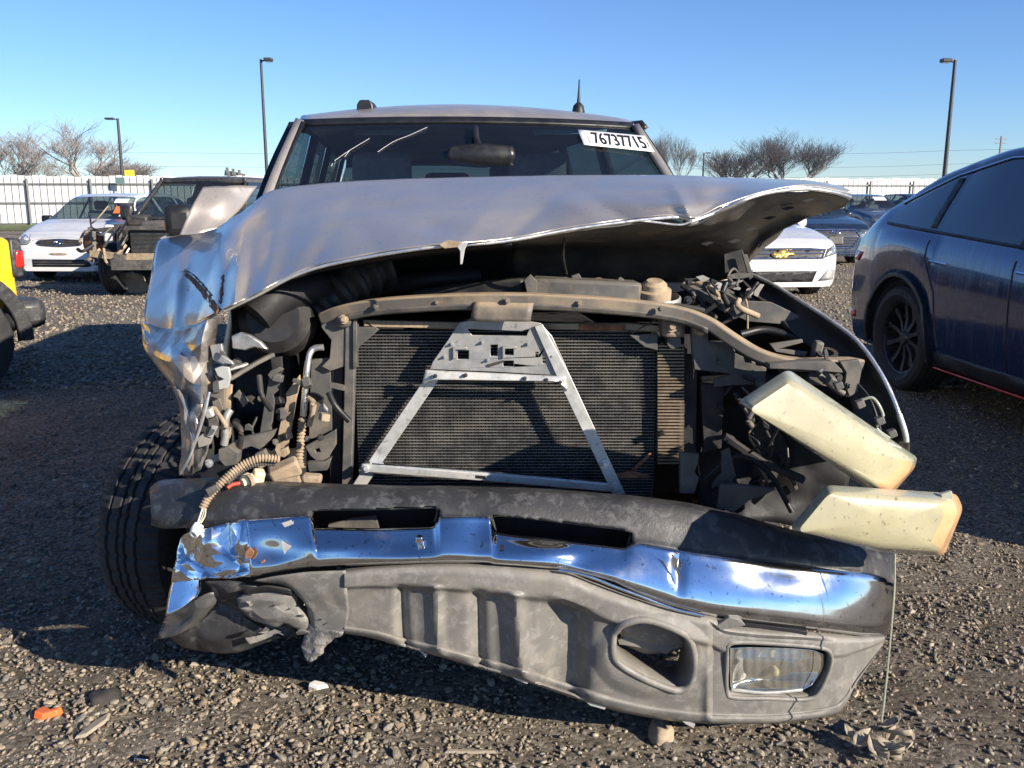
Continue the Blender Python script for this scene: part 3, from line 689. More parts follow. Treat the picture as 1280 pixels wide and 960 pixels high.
# roof furniture
q = P(458, 132, 4.35)
mk('clearance_lamp', [q+Vector((x*s, y, z)) for z, s in ((-.07,.040),(.0,.036),(.016,.026),(.021,.018)) for x, y in ((-1,-.05),(1,-.05),(1,.09),(-1,.09))],
   [(i*4+j, i*4+(j+1)%4, i*4+4+(j+1)%4, i*4+4+j) for i in range(3) for j in range(4)]+[(12,13,14,15)], 'trimblack', truck, 30, bevel=.006)
q = P(723, 134.5, 4.75)
an = lathe('antenna_base', [(.0001, .026), (.012, .023), (.026, .008), (.032, -.02), (.032, -.07)], q, (0,0,1), 'trimblack', truck, 16)
lathe('antenna_mast', [(.0001, .135), (.004, .13), (.005, .09), (.009, .03), (.010, 0)], q, (.02,0,1), 'trimblack', an, 10)

# --- hood skin
HR = [3.15, 2.92, 2.70, 2.52, 2.38]
cols = [
 [(224,292),(199,302),(190,350),(182,392),(188,415)],
 [(258,285),(238,312),(231,348),(226,386),(232,409)],
 [(300,268),(289,294),(282,328),(277,362),(274,390)],
 [(345,238),(338,268),(328,305),(320,340),(318,369)],
 [(450,227),(436,248),(420,274),(404,304),(392,334)],
 [(560,223),(552,242),(543,265),(534,288),(525,309)],
 [(650,221),(646,239),(641,260),(635,282),(628,300)],
 [(740,220),(740,234),(738,249),(734,265),(725,283)],
 [(820,220),(823,230),(826,243),(829,257),(832,270)],
 [(866,221),(870,229),(874,240),(874,255),(866,273)],
 [(905,223),(908,229),(909,238),(907,248),(902,258)],
 [(950,224),(953,227),(955,232),(955,237),(953,241)],
 [(1002,226),(1006,227),(1010,228),(1012,230),(1010,232)],
 [(1036,231),(1046,233),(1054,235),(1060,238),(1064,241)]]
dF = [.62,.38,.11,.09,.06,.01,.05,.09,.12,.13,.19,.24,.27,.26]
dB = [.55,.36,.15,.20,.16,.14,.08,.0,-.05,-.06,.0,.06,.10,.12]
HR = [3.15, 2.92, 2.70, 2.53, 2.41]
rows = [[(cols[c][r][0], cols[c][r][1], HR[r]+dB[c]*(1-r/4)+dF[c]*(r/4)) for c in range(len(cols))] for r in range(5)]
def hpost(a):
    # sharp buckles in the skin: ridges running back from the front edge
    x, y, Y = a[..., 0].copy(), a[..., 1].copy(), a[..., 2].copy()
    v = np.linspace(0, 1, a.shape[0])[:, None]
    for x0, sl, w_, h in ((575, -70, 60, -.035), (470, 50, 40, .022), (780, 80, 34, .035), (862, 30, 18, -.035), (330, -30, 22, -.040), (292, -18, 15, -.050), (248, -35, 20, .045), (218, -14, 14, -.035), (690, 30, 60, .022), (390, -70, 26, .020), (640, -90, 26, .016)):
        d = np.abs(x-(x0-sl*(1-v)))/w_
        Y += h*np.clip(1-d, 0, 1)**1.3*np.clip(v*1.5, 0, 1)
    for x0, y0, sx, sy, h in ((245,365,20,16,.04), (300,345,14,26,-.03), (540,285,24,8,.025), (840,258,30,7,-.03), (480,262,34,9,.02), (735,255,40,8,-.02), (265,300,26,10,.03), (905,243,24,6,.03)):
        Y += h*np.exp(-((x-x0)/sx)**2-((y-y0)/sy)**2)
    a[..., 2] = Y; return a
hood = sheet('hood', rows, 'paint', truck, 70, 190, .0035, .0010, 8, 3, False, post=hpost, smooth=30)
# front folded lip (bright raw edge)
fr = [rows[4][c] for c in range(len(cols))]
def hem(name, pp, r, mat): return tube(name, [P(*q) for q in pp], r, mat, hood, 6, 8)
hem('front_hem', [(q[0], q[1]+2, q[2]-.006) for q in fr[2:10]], .0045, 'edge')
hem('side_hem', [(q[0], q[1]+1, q[2]-.004) for q in fr[:3]]+[(280,387,2.49)], .0035, 'edge')
hem('corner_hem', [(862,278,2.53),(888,268,2.56),(903,262,2.59),(930,250,2.57),(960,241,2.60),(1005,236,2.62),(1040,240,2.63),(1064,247,2.62)], .0055, 'edge')
hem('corner_top_hem', [(q[0], q[1]+1, q[2]-.004) for q in fr[10:]], .003, 'edge')
hem('left_hem', [(q[0]-1, q[1], q[2]) for q in [rows[r][0] for r in range(5)]], .003, 'edge')
# inner panel seen beneath the raised corner
sheet('hood_inner_panel', [
 [(640,303,2.49),(725,288,2.53),(832,276,2.56),(864,281,2.56),(903,263,2.56),(955,244,2.61),(1010,239,2.63),(1063,249,2.63)],
 [(640,304,2.62),(725,294,2.62),(832,286,2.62),(870,284,2.64),(910,276,2.72),(958,262,2.76),(1010,254,2.78),(1056,258,2.76)],
 [(640,308,2.85),(725,304,2.85),(832,300,2.85),(872,298,2.88),(912,292,2.92),(950,282,2.94),(985,272,2.92),(1020,268,2.88)],
 [(640,312,3.1),(725,310,3.1),(832,312,3.1),(872,314,3.1),(905,318,3.06),(932,318,3.02),(950,306,2.96),(978,288,2.92)],
 [(640,352,3.3),(725,352,3.3),(832,352,3.28),(872,352,3.26),(902,350,3.2),(924,340,3.12),(942,322,3.04),(970,298,2.97)]], 'bracketdk', hood, 30, 60, .004, .004, 8, 5)
sheet('hood_frame', [
 [(290,386,2.53),(392,338,2.51),(525,313,2.47),(640,303,2.47)],
 [(300,360,2.75),(400,338,2.75),(525,318,2.75),(640,306,2.72)],
 [(320,345,3.1),(410,335,3.1),(525,322,3.1),(640,312,3.1)],
 [(330,372,3.26),(410,366,3.28),(525,358,3.3),(640,352,3.3)]], 'void', hood, 14, 30, .006)
for a_, b_ in (((905,300),(930,272)), ((935,296),(962,268)), ((965,283),(990,262))):
    pass
for x, y in ((918,303), (938,288), (962,274), (985,262), (884,306), (1010,252)):
    Yh = 2.86 if x < 1000 else 2.74
    plate('vent_slot', [(x-8,y-1),(x+2,y-4),(x+9,y-3),(x-1,y+1)], Yh-.1, 'void', hood, .01, bevel=0)
ptube('hanging_cable', [(706,296,2.6),(704,320,2.62),(708,342,2.66)], .004, 'trimblack', truck)
plate('striker_tab', [(569,305),(585,303),(581,312),(578,330),(575,331),(575,314)], 2.40, 'galv', hood, .006)
# scraped and rusty crease in the left corner of the hood
def decal(name, rows, mat, nv=8, nu=24, off=.004, jp=0, seed=1):
    rr = np.random.default_rng(seed); a = np.array(rows, float); a = pchip(a, np.linspace(0, a.shape[0]-1, nv)); a = np.swapaxes(pchip(np.swapaxes(a, 0, 1), np.linspace(0, a.shape[1]-1, nu)), 0, 1)
    a = a+rr.normal(0, jp, a.shape) if jp else a
    return mk(name, [P(a[i, j, 0], a[i, j, 1], over(hood, a[i, j, 0], a[i, j, 1], off*3*(.7+.6*rr.random()))) for i in range(nv) for j in range(nu)], gridfaces(nv, nu), mat, hood, 30, solid=.001)
decal('torn_crease', [[(229,338),(240,345),(252,358),(264,371),(275,386)],[(232,346),(242,355),(252,368),(262,382),(270,394)]], 'rust', 5, 26, .006, .6)
decal('torn_crease_lip', [[(230,336),(241,342),(253,355),(266,369)],[(231,337),(241,344),(253,357),(265,371)]], 'dark', 3, 24, .007, .4)
decal('scraped_patch', [[(232,346),(244,356),(256,368)],[(236,362),(246,370),(258,380)],[(240,376),(248,380),(258,386)]], 'tan', 6, 14, .002, 1.2, 4)
decal('scraped_patch', [[(246,388),(252,384)],[(243,398),(248,392)]], 'tan', 4, 6, .002, .8, 5)
decal('torn_lip', [[(277,344),(275,362),(273,378)],[(280,344),(279,362),(277,380)]], 'rust', 3, 12, .005, .4, 6)
for k, (x0, y0, x1, y1) in enumerate(((300,262,330,250),(350,300,420,285),(380,262,450,240),(500,292,560,270),(430,315,520,300),(610,285,660,262),(295,372,315,330),(700,270,760,250),(520,250,600,236))):
    decal('scratch', [[(x0,y0),((x0+x1)/2,(y0+y1)/2-2),(x1,y1)],[(x0,y0+.5),((x0+x1)/2,(y0+y1)/2-1.2),(x1,y1+.4)]], 'edge' if k % 2 else 'bracketdk', 2, 14, .0012, .25, k)
plate('torn_scrap', [(548,306),(560,300),(578,303),(572,309),(556,311)], 2.395, 'tan', hood, .006)
ptube('buckle_tear', [(866,276,2.52),(850,281,2.52),(820,278,2.52),(800,276,2.515)], .003, 'edge', hood)

# --- left fender: upright flap beside the windscreen and the crumpled skirt
sheet('fender_flap', [[(254,233,3.16),(288,232,3.22),(322,232,3.30)],[(240,258,3.08),(268,258,3.12),(300,262,3.2)],[(224,293,3.02),(246,292,3.02),(272,284,3.06)]], 'paint', truck, 16, 20, .003, .006, 6, 8)
fl = facets('crumpled_fender', [
 [(176,398,3.00),(200,412,2.86),(232,408,2.68),(258,402,2.52),(272,396,2.58)],
 [(176,418,2.92),(202,436,2.72),(228,430,2.60),(252,432,2.46),(268,428,2.56)],
 [(188,446,2.82),(210,458,2.58),(230,462,2.46),(250,462,2.52),(266,456,2.52)],
 [(208,472,2.66),(222,486,2.52),(236,490,2.52),(252,492,2.44),(264,486,2.54)],
 [(222,502,2.60),(232,512,2.46),(240,518,2.48),(250,518,2.44),(256,514,2.50)],
 [(229,530,2.54),(235,540,2.46),(240,548,2.45),(244,548,2.45),(247,544,2.48)],
 [(226,566,2.52),(231,570,2.48),(235,574,2.46),(238,576,2.47),(240,572,2.48)],
 [(224,596,2.54),(229,594,2.51),(233,592,2.49),(236,591,2.49),(239,590,2.50)]], 'paint_rough', truck, 17, 9, .012, 1.6, .0025, 3)
ptube('torn_edge', [(262,490,2.44),(255,520,2.43),(243,556,2.44),(236,574,2.45),(226,592,2.48)], .0035, 'edge', fl)
sheet('fender_inner_edge', [[(232,540,2.56),(250,540,2.52),(262,548,2.5)],[(228,575,2.57),(244,580,2.53),(258,570,2.52)],[(226,596,2.58),(240,594,2.55),(250,588,2.54)]], 'bracket', truck, 8, 10, .003, .01, 15, 3)

# --- right fender seen from inside with its bright top edge
fe = [(928,338,2.95),(965,355,2.86),(1000,376,2.78),(1040,402,2.68),(1075,430,2.58),(1105,474,2.48),(1124,518,2.42),(1132,550,2.40)]
lowe = [(926,352,2.92),(955,380,2.84),(985,410,2.76),(1020,440,2.68),(1050,462,2.60),(1062,500,2.54),(1072,530,2.50),(1088,560,2.48)]
fn = sheet('fender', [fe, [((a[0]+b[0])/2+3, (a[1]+b[1])/2, (a[2]+b[2])/2+.02) for a, b in zip(fe, lowe)], lowe], 'dark', truck, 10, 50, .004, .004, 7, 9)
tube('fender_edge', [P(*q) for q in fe], .006, 'edge', fn, 6, 8)
ptube('fender_edge_tip', [(1124,518,2.41),(1131,540,2.40),(1133,552,2.40)], .008, 'edge', fn)
# outer skin of the right fender, turned away from the camera
sheet('fender_skin', [[(q[0]+1, q[1], q[2]) for q in fe], [(q[0]+5, q[1]+6, q[2]+.25) for q in fe], [(q[0]+3, q[1]+40, q[2]+.6) for q in fe]], 'paint', truck, 10, 30, .003)
ptube('splash_liner_edge', [(1062,470,2.5),(1085,495,2.46),(1097,525,2.43),(1104,556,2.42)], .004, 'trimblack', truck)

# --- engine bay shell and dark bulk behind the grille
box('engine_block', T(0, .55, .78), (.62, .5, .62), 'void', truck, (0,0,YAW), .03)
for s in (-1, 1):
    box('inner_fender_wall', T(s*.70, .80, .86), (.06, .55, .50), 'void', truck, (0,0,YAW), .02)
    rail('frame_rail', [T(s*.42, .0, .47), T(s*.42, 1.0, .45), T(s*.45, 5.0, .45)], .09, .16, 'dark', truck)
box('crossmember', T(0, .35, .40), (1.0, .14, .12), 'dark', truck, (0,0,YAW), .02)
box('oil_pan', T(0, .7, .36), (.5, .5, .2), 'void', truck, (0,0,YAW), .05)
# fan shroud behind the core
plate('fan_shroud', [(415,405),(880,405),(905,615),(405,615)], 2.93, 'void', truck, .05)

# --- upper tie bar
tie = [(404,398,2.66),(430,388,2.64),(470,381,2.62),(520,377,2.60),(590,374,2.585),(660,374,2.58),(740,378,2.58),(800,383,2.585),(850,391,2.59),(885,404,2.58),(915,424,2.56),(945,442,2.54),(975,452,2.53),(1010,456,2.53),(1045,455,2.54),(1074,455,2.56)]
rail('tie_bar', [P(*q) for q in tie], .055, .034, 'dustybar', truck, 5, .006)
sheet('tie_bar_lip', [[(q[0], q[1]+6, q[2]-.028) for q in tie[1:10]], [(q[0], q[1]+13, q[2]-.02) for q in tie[1:10]]], 'bracketdk', truck, 4, 40, .003)
sheet('latch_strap', [[(596,372,2.60),(668,373,2.595)],[(592,380,2.555),(667,381,2.55)],[(590,388,2.545),(665,391,2.54)],[(588,401,2.545),(663,402,2.54)]], 'dustybar', truck, 10, 10, .005, .002, 9, 2)
for q in ((634,376,2.55), (826,386,2.55), (470,384,2.59), (546,378,2.575), (724,379,2.555)): bolt(q[0], q[1], q[2]-.005, .006, truck, 'dustybar')

# --- condenser core: flat tubes with folded fins between them
YC = 2.685
cl, cr, ctp, cbt = 443, 822, 414, 628
tl, tr_, bl = P(cl, ctp, YC), P(cr, ctp, YC), P(cl, cbt, YC)
zt, zb = tl.z, bl.z; x0, x1 = tl.x, tr_.x
core = root  # placeholder name reused below
corebk = box('radiator_core_back', ((x0+x1)/2, YC+.03, (zt+zb)/2), (x1-x0+.02, .02, zt-zb), 'corebk', truck, None, 0)
nr = 56; items = []; fv = []; ff = []
for k in range(nr+1):
    z = zt+(zb-zt)*k/nr; items.append((boxv(((x0+x1)/2, YC, z), (x1-x0, .018, .0028)), BOXF))
rd = multi('condenser_tubes', items, 'fin', truck); rd['kind'] = 'stuff'
nz = 170
for k in range(nr):
    za = zt+(zb-zt)*(k+.12)/nr; zc = zt+(zb-zt)*(k+.88)/nr; b = len(fv)
    for q in range(nz+1):
        x = x0+(x1-x0)*(q+.15*random.random())/nz; z = za if q % 2 else zc
        z += random.gauss(0, .0005)
        fv += [Vector((x, YC-.006, z)), Vector((x, YC+.012, z))]
    for q in range(nz): ff.append((b+2*q, b+2*q+1, b+2*q+3, b+2*q+2))
fn_ = mk('cooling_fins', fv, ff, 'fin', truck, 0, solid=.0006); fn_['kind'] = 'stuff'
rail('core_side_channel', [P(439, 402, 2.65), P(437, 500, 2.65), P(434, 607, 2.65)], .03, .03, 'bracketdk', truck, 3, up=Vector((0,1,0)))
rail('core_side_channel', [P(424, 412, 2.68), P(422, 500, 2.68), P(420, 607, 2.68)], .035, .03, 'dark', truck, 3, up=Vector((0,1,0)))
plate('core_header', [(448,400),(600,404),(790,405),(828,408),(828,415),(790,413),(600,412),(448,409)], 2.64, 'tan', truck, .02)
plate('core_header_tab', [(724,405),(782,406),(782,414),(724,413)], 2.635, 'rust', truck, .01)
items = [(boxv(P(838, 432+q*4.05, 2.655), (.078, .02, .0045)), BOXF) for q in range(37)]
oc = multi('oil_cooler_fins', items, 'fin2', truck); oc['kind'] = 'stuff'
box('oil_cooler_body', P(838, 502, 2.68), (.085, .02, .345), 'corebk', truck, None, 0)
plate('core_side_shroud', [(855,420),(872,420),(870,612),(852,612)], 2.70, 'dark', truck, .04)

# --- hood latch support: stamped panel with its two straps
holes = [[(572,438),(586,438),(586,449),(572,449)], [(613,431),(622,431),(622,445),(613,445)], [(631,436),(642,436),(642,444),(631,444)], [(629,451),(642,451),(642,458),(629,458)], [(678,446),(682,446),(682,454),(678,454)], [(584,411),(600,412),(652,414),(662,411),(658,420),(590,419)], [(669,440),(673,440),(673,446),(669,446)]]
lp = plate('latch_panel', [(574,403),(590,400),(664,402),(676,404),(690,420),(707,456),(713,471),(690,469),(620,465),(545,462),(537,462),(541,452),(560,425)], 2.60, 'bracket', truck, .008, holes)
sheet('latch_panel_flange', [[(532,462,2.585),(560,464,2.585),(620,467,2.585),(680,470,2.585),(707,470,2.585)],[(528,480,2.59),(548,475,2.575),(620,476,2.572),(690,477,2.575),(709,488,2.59)]], 'galv', lp, 6, 30, .005, .001, 12, 2)
for s in ((574,441,2.59),(636,440,2.59)):
    plate('latch_socket', [(s[0]-8,s[1]-7),(s[0]+10,s[1]-7),(s[0]+10,s[1]-4),(s[0]-5,s[1]-4),(s[0]-5,s[1]+8),(s[0]-8,s[1]+8)], s[2], 'bracket', lp, .008)
plate('latch_socket', [(608,456),(630,450),(630,453),(612,459)], 2.594, 'dark', lp, .004)
for x, y in ((582,469),(656,473),(683,475),(700,478),(544,470)): bolt(x, y, 2.572, .004, lp, 'dark')
for x, y in ((565,430),(603,428),(660,430),(690,445),(556,446),(610,450)): bolt(x, y, 2.598, .0035, lp, 'bracket')
plate('strap', [(532,472),(546,468),(549,474),(458,607),(440,607)], 2.615, 'galv', truck, .006)
plate('strap', [(668,408),(678,405),(712,468),(782,618),(766,618),(700,480)], 2.590, 'galv', truck, .006)
rail('cross_strap', [P(452, 584, 2.60), P(610, 596, 2.595), P(776, 610, 2.60)], .018, .024, 'galv', truck, 4, .003)
plate('cross_strap_lip', [(455,578),(610,590),(774,604),(774,607),(610,593),(455,581)], 2.595, 'chrome_clean', truck, .012, bevel=0)
for x, y in ((458,585),(769,608),(756,580)): bolt(x, y, 2.585, .009, truck, 'galv')
plate('stamped_label', [(594,594),(607,595),(607,599),(594,598)], 2.586, 'trimblack', truck, .002, bevel=0)
plate('rusty_tab', [(752,585),(768,592),(790,589),(812,594),(811,598),(770,598),(758,596)], 2.62, 'rust', truck, .006)
plate('rusty_tab', [(786,590),(812,566),(815,568),(792,592)], 2.66, 'rust', truck, .004)

# --- brackets at the ends of the core
plate('mount_bracket', [(401,402),(408,396),(420,398),(436,392),(447,396),(474,412),(446,436),(445,457),(437,462),(430,458),(413,464),(402,458),(412,448),(414,425),(402,410)], 2.64, 'bracketdk', truck, .012, [[(455,402),(460,402),(461,407),(456,407)]])
plate('mount_gusset', [(441,394),(446,394),(446,460),(441,460)], 2.625, 'bracketdk', truck, .03)
lathe('bushing', [(.0001,.03),(.012,.03),(.024,.02),(.027,0)], P(430, 399, 2.64), (0,-1,.15), 'bracketdk', truck, 18); bolt(430, 399, 2.612, .009, truck, 'tan')
plate('mount_bracket', [(788,418),(822,398),(826,420),(855,422),(858,402),(828,395),(818,402)], 2.62, 'bracketdk', truck, .012)
plate('mount_bracket', [(787,419),(822,417),(822,438),(806,434)], 2.635, 'bracketdk', truck, .01)
box('bushing_block', P(840, 408, 2.62), (.06, .05, .06), 'tan', truck, (0,0,.05), .012); bolt(840, 408, 2.59, .011, truck, 'tan')
lathe('bushing', [(.0001,.01),(.02,.01),(.022,-.03)], P(842, 427, 2.63), (0,-1,0), 'bracketdk', truck, 14)
plate('side_bracket', [(864,404),(874,400),(884,412),(886,428),(916,428),(919,440),(918,466),(912,467),(868,462),(866,440)], 2.60, 'bracketdk', truck, .03)
lathe('bushing', [(.0001,.02),(.014,.02),(.02,0)], P(874, 412, 2.60), (0,-1,0), 'tan', truck, 16); bolt(899, 452, 2.598, .006, truck)
plate('side_bracket', [(916,440),(958,460),(957,480),(912,482),(892,484),(893,474),(914,468)], 2.63, 'bracketdk', truck, .012)
plate('lower_bracket', [(850,566),(874,568),(872,580),(868,590),(874,598),(868,617),(850,617)], 2.52, 'bracketdk', truck, .02)
plate('lower_bracket', [(902,565),(912,560),(920,595),(912,605),(890,610),(893,602),(902,592)], 2.55, 'bracketdk', truck, .012); bolt(912, 602, 2.54, .006, truck)
plate('lower_bracket', [(900,606),(920,606),(970,612),(958,618),(936,626),(918,640),(897,636)], 2.49, 'bracketdk', truck, .02)

# --- right side above the lamps
plate('top_shelf', [(880,376),(925,376),(965,378),(1002,396),(975,405),(935,402),(905,388)], 2.78, 'bracketdk', truck, .02)
plate('header_panel', [(962,455),(1000,452),(1042,452),(1052,462),(1054,466),(1000,462),(962,461)], 2.47, 'bracketdk', truck, .05)
plate('header_panel', [(1014,464),(1050,466),(1042,484),(1008,480)], 2.50, 'bracketdk', truck, .02)
plate('hinge_tab', [(1050,452),(1074,450),(1078,458),(1072,490),(1062,496),(1056,480),(1058,466)], 2.48, 'bracketdk', truck, .02)
bolt(1062, 482, 2.475, .006, truck)
box('post_stub', P(1021, 438, 2.60), (.026, .03, .055), 'bracketdk', truck, (.1,.15,0), .006)
plate('header_tab', [(962,430),(1003,424),(1004,428),(975,436),(1010,440),(1006,446),(970,440)], 2.62, 'bracketdk', truck, .012)
lathe('washer_ring', [(.03,.004),(.03,-.004),(.018,-.004),(.018,.004)], P(1034, 442, 2.58), (0,-.4,1), 'dark', truck, 20, closed_prof=True)
for a_ in range(6):
    x = 930+a_*14; y = 446+a_*4
    plate('clip', [(x,y),(x+9,y+2),(x+10,y+8),(x+2,y+7)], 2.56, 'dark', truck, .01, bevel=0)

plate('inner_apron', [(846,366),(935,345),(1000,385),(1068,436),(1108,520),(1100,570),(1000,480),(900,470)], 2.98, 'void', truck, .02)
rail('apron_rail', [P(930, 372, 2.9), P(985, 404, 2.84), P(1040, 440, 2.74)], .03, .03, 'bracketdk', truck, 3)
ptube('apron_hose', [(925,418,2.76),(955,412,2.78),(990,420,2.76),(1020,428,2.72)], .012, 'trimblack', truck)
ptube('apron_wire', [(930,470,2.62),(960,486,2.6),(975,520,2.6),(960,560,2.62)], .006, 'trimblack', truck)
plate('lamp_mount', [(930,500),(965,520),(985,560),(970,600),(940,600),(945,560)], 2.66, 'dark', truck, .03)
plate('lamp_mount', [(876,480),(905,482),(902,560),(880,566)], 2.68, 'dark', truck, .03)
# --- engine bay clutter above the tie bar
rail('air_box_duct', [P(664, 358, 2.72), P(730, 361, 2.71), P(798, 364, 2.72)], .10, .058, 'bracketdk', truck, 3, .01)
plate('air_box_flange', [(655,350),(663,343),(672,352),(670,370),(660,372)], 2.66, 'bracketdk', truck, .02)
rail('intake_duct', [P(520, 372, 2.86), P(590, 362, 2.84), P(660, 356, 2.80)], .12, .05, 'dark', truck, 3, .01)
lathe('radiator_cap', [(.0001,.028),(.024,.028),(.036,.018),(.038,.004),(.05,.0),(.05,-.03)], P(818, 362, 2.70), (0,-.25,1), 'tan', truck, 24)
lathe('radiator_neck', [(.055,.0),(.06,-.006),(.06,-.03)], P(826, 369, 2.70), (0,-.25,1), 'bracket', truck, 24)
rdm = random.Random(5)
for k in range(16):
    x = 838+rdm.random()*84; y = 344+rdm.random()*20; L = 12+rdm.random()*24; a_ = rdm.uniform(-.5, .5)
    dx, dy = math.cos(a_)*L, math.sin(a_)*L*.5; wd = 2.5+rdm.random()*5
    plate('bent_scrap', [(x,y),(x+dx*.5,y+dy*.3-wd*.6),(x+dx,y+dy),(x+dx*.9,y+dy+wd*.7),(x+dx*.4,y+dy*.5+wd)], 2.78+rdm.random()*.12, rdm.choice(['bracketdk','dark','tan','bracket','dark']), truck, .008, bevel=0)
rail('support_brace', [P(862, 360, 2.80), P(890, 374, 2.76), P(910, 386, 2.72)], .035, .02, 'bracketdk', truck, 2)
rail('support_brace', [P(880, 355, 2.82), P(905, 368, 2.78), P(925, 378, 2.75)], .03, .02, 'bracketdk', truck, 2)
rail('support_brace', [P(800, 378, 2.66), P(850, 382, 2.66), P(880, 388, 2.66)], .03, .012, 'dark', truck, 2)
plate('hinge_bracket', [(905,318),(928,312),(931,320),(938,346),(925,350),(918,338),(906,342)], 2.86, 'dark', truck, .02)
plate('hinge_bracket', [(928,318),(934,318),(942,346),(937,350)], 2.83, 'bracketdk', truck, .01)
ptube('thin_hose', [(915,352,2.78),(910,345,2.76),(917,336,2.78),(924,345,2.8),(920,358,2.76)], .004, 'bracketdk', truck)
ptube('upper_hose', [(432,388,2.95),(470,362,2.95),(530,350,2.95),(600,345,2.98)], .028, 'void', truck)
ptube('corrugated_duct', [(398,392,2.74),(420,372,2.76),(446,352,2.80),(478,336,2.86)], .062, 'dark', truck, n=20, ribs=.05)

# --- left side, behind the missing lamp
lathe('air_filter_canister', [(.0001,.10),(.075,.10),(.105,.07),(.115,.0),(.10,-.12),(.07,-.14)], P(348, 400, 2.72), (.1,-1,.25), 'dark', truck, 28)
ptube('intake_elbow', [(320,395,2.58),(345,372,2.62),(385,362,2.7),(420,360,2.8)], .05, 'void', truck, n=16)
plate('bright_bracket', [(289,420),(300,416),(312,419),(326,428),(335,438),(318,434),(306,438),(290,436)], 2.50, 'alu', truck, .02, bevel=.004)
plate('torn_mount', [(262,432),(277,430),(279,444),(288,452),(280,458),(266,450)], 2.50, 'bracket', truck, .015)
plate('torn_mount', [(268,461),(277,458),(286,459),(288,472),(285,485),(266,489),(270,478),(280,474),(272,470)], 2.48, 'galv', truck, .012)
plate('torn_mount', [(276,444),(290,452),(292,456),(280,454)], 2.47, 'bracket', truck, .01)
rail('brace_rod', [P(287, 474, 2.50), P(322, 453, 2.54), P(342, 443, 2.58)], .016, .012, 'bracketdk', truck, 2)
rail('brace_rod', [P(284, 462, 2.52), P(310, 455, 2.55)], .02, .01, 'bracket', truck, 2)
plate('support_strip', [(337,467),(351,467),(348,488),(341,494),(343,502),(339,538),(324,544)], 2.56, 'bracketdk', truck, .012)
plate('support_strip', [(374,469),(375,478),(370,498),(363,540),(356,572),(342,569),(350,530),(358,500),(357,492)], 2.58, 'tan', truck, .015)
plate('support_strip', [(338,448),(352,446),(353,466),(340,466)], 2.60, 'dark', truck, .012)
ptube('bent_pipe', [(404,434,2.62),(392,436,2.62),(386,446,2.61),(383,470,2.60),(379,520,2.59)], .0095, 'alu', truck)
ptube('corrugated_hose', [(378,522,2.59),(376,550,2.58),(374,575,2.57),(377,586,2.56)], .011, 'tan', truck, ribs=.010)
plate('support_panel', [(389,450),(412,447),(414,490),(415,537),(400,545),(386,550),(387,500)], 2.66, 'bracketdk', truck, .02)
plate('lower_gusset', [(381,558),(400,548),(420,537),(420,556),(408,576),(398,578),(388,570)], 2.58, 'bracketdk', truck, .015, [[(393,562),(399,560),(401,565),(395,566)]])
plate('lower_gusset', [(384,578),(405,577),(414,572),(409,588),(386,590)], 2.56, 'bracketdk', truck, .02)
box('mud_caked_box', P(356, 588, 2.47), (.085, .05, .045), 'tan', truck, (.2,-.35,.3), .008)
box('mud_caked_box', P(390, 598, 2.47), (.055, .04, .025), 'tan', truck, (0,.1,.1), .008)
plate('mud_flake', [(345,600),(372,596),(376,604),(350,607)], 2.44, 'tan', truck, .02)
plate('torn_bracket', [(289,554),(306,546),(322,543),(334,540),(345,537),(341,546),(333,556),(324,562),(314,558),(300,563),(290,562)], 2.52, 'bracketdk', truck, .02)
plate('torn_bracket', [(318,568),(330,562),(335,572),(322,576)], 2.5, 'bracketdk', truck, .02)
plate('torn_bracket', [(273,562),(286,558),(298,566),(296,580),(284,586),(273,574)], 2.49, 'bracketdk', truck, .04)
plate('torn_bracket', [(256,520),(268,514),(276,532),(272,548),(262,538)], 2.50, 'bracketdk', truck, .02)
plate('torn_bracket', [(246,548),(258,538),(266,546),(262,556),(248,560)], 2.50, 'bracket', truck, .015)
plate('torn_bracket', [(264,500),(274,498),(280,514),(276,520),(268,512)], 2.52, 'bracketdk', truck, .012)
ptube('grey_conduit', [(288,512,2.51),(282,524,2.50),(282,544,2.50),(280,556,2.50)], .011, 'bracket', truck)
rail('upright_strip', [P(277, 480, 2.54), P(276, 512, 2.53)], .025, .012, 'bracketdk', truck, 1, up=Vector((0,1,0)))
rail('upright_strip', [P(287, 480, 2.55), P(284, 514, 2.54)], .018, .012, 'tan', truck, 1, up=Vector((0,1,0)))
ptube('wire_loom', [(350,574,2.42),(325,573,2.41),(302,582,2.40),(281,599,2.38),(262,620,2.36),(253,636,2.35)], .010, 'tan', truck, ribs=.008)
ptube('wire_loom', [(344,580,2.43),(320,580,2.42),(300,590,2.41),(284,604,2.39)], .007, 'bracketdk', truck, ribs=.007)
plate('loom_clip', [(256,612),(270,606),(274,612),(262,622)], 2.34, 'bracketdk', truck, .015)
sk = lathe('lamp_socket', [(.0001,.03),(.012,.03),(.014,.022),(.022,.02),(.024,.006),(.018,.0),(.018,-.03),(.0001,-.03)], P(314, 600, 2.40), (-.7,-.8,-.1), 'cream', truck, 20)
box('socket_plug', P(323, 595, 2.41), (.03, .03, .035), 'cream', sk, (.3,.2,.5), .005)
for k in range(3): lathe('socket_ring', [(.020,.002),(.020,-.002),(.013,-.002),(.013,.002)], P(313-k*1.5, 601+k*.6, 2.385-k*.004), (-.7,-.8,-.1), 'tan', sk, 16, closed_prof=True)
ptube('red_wire', [(300,604,2.38),(290,606,2.37),(284,610,2.36)], .006, 'redwire', truck)
box('loose_plug', P(246, 661, 2.31), (.028, .025, .026), 'white', truck, (.4,.6,.2), .006)
lathe('loose_plug_ring', [(.012,.005),(.012,-.012),(.007,-.012),(.007,.005)], P(243, 667, 2.30), (-.4,-1,-.4), 'white', truck, 14, closed_prof=True)
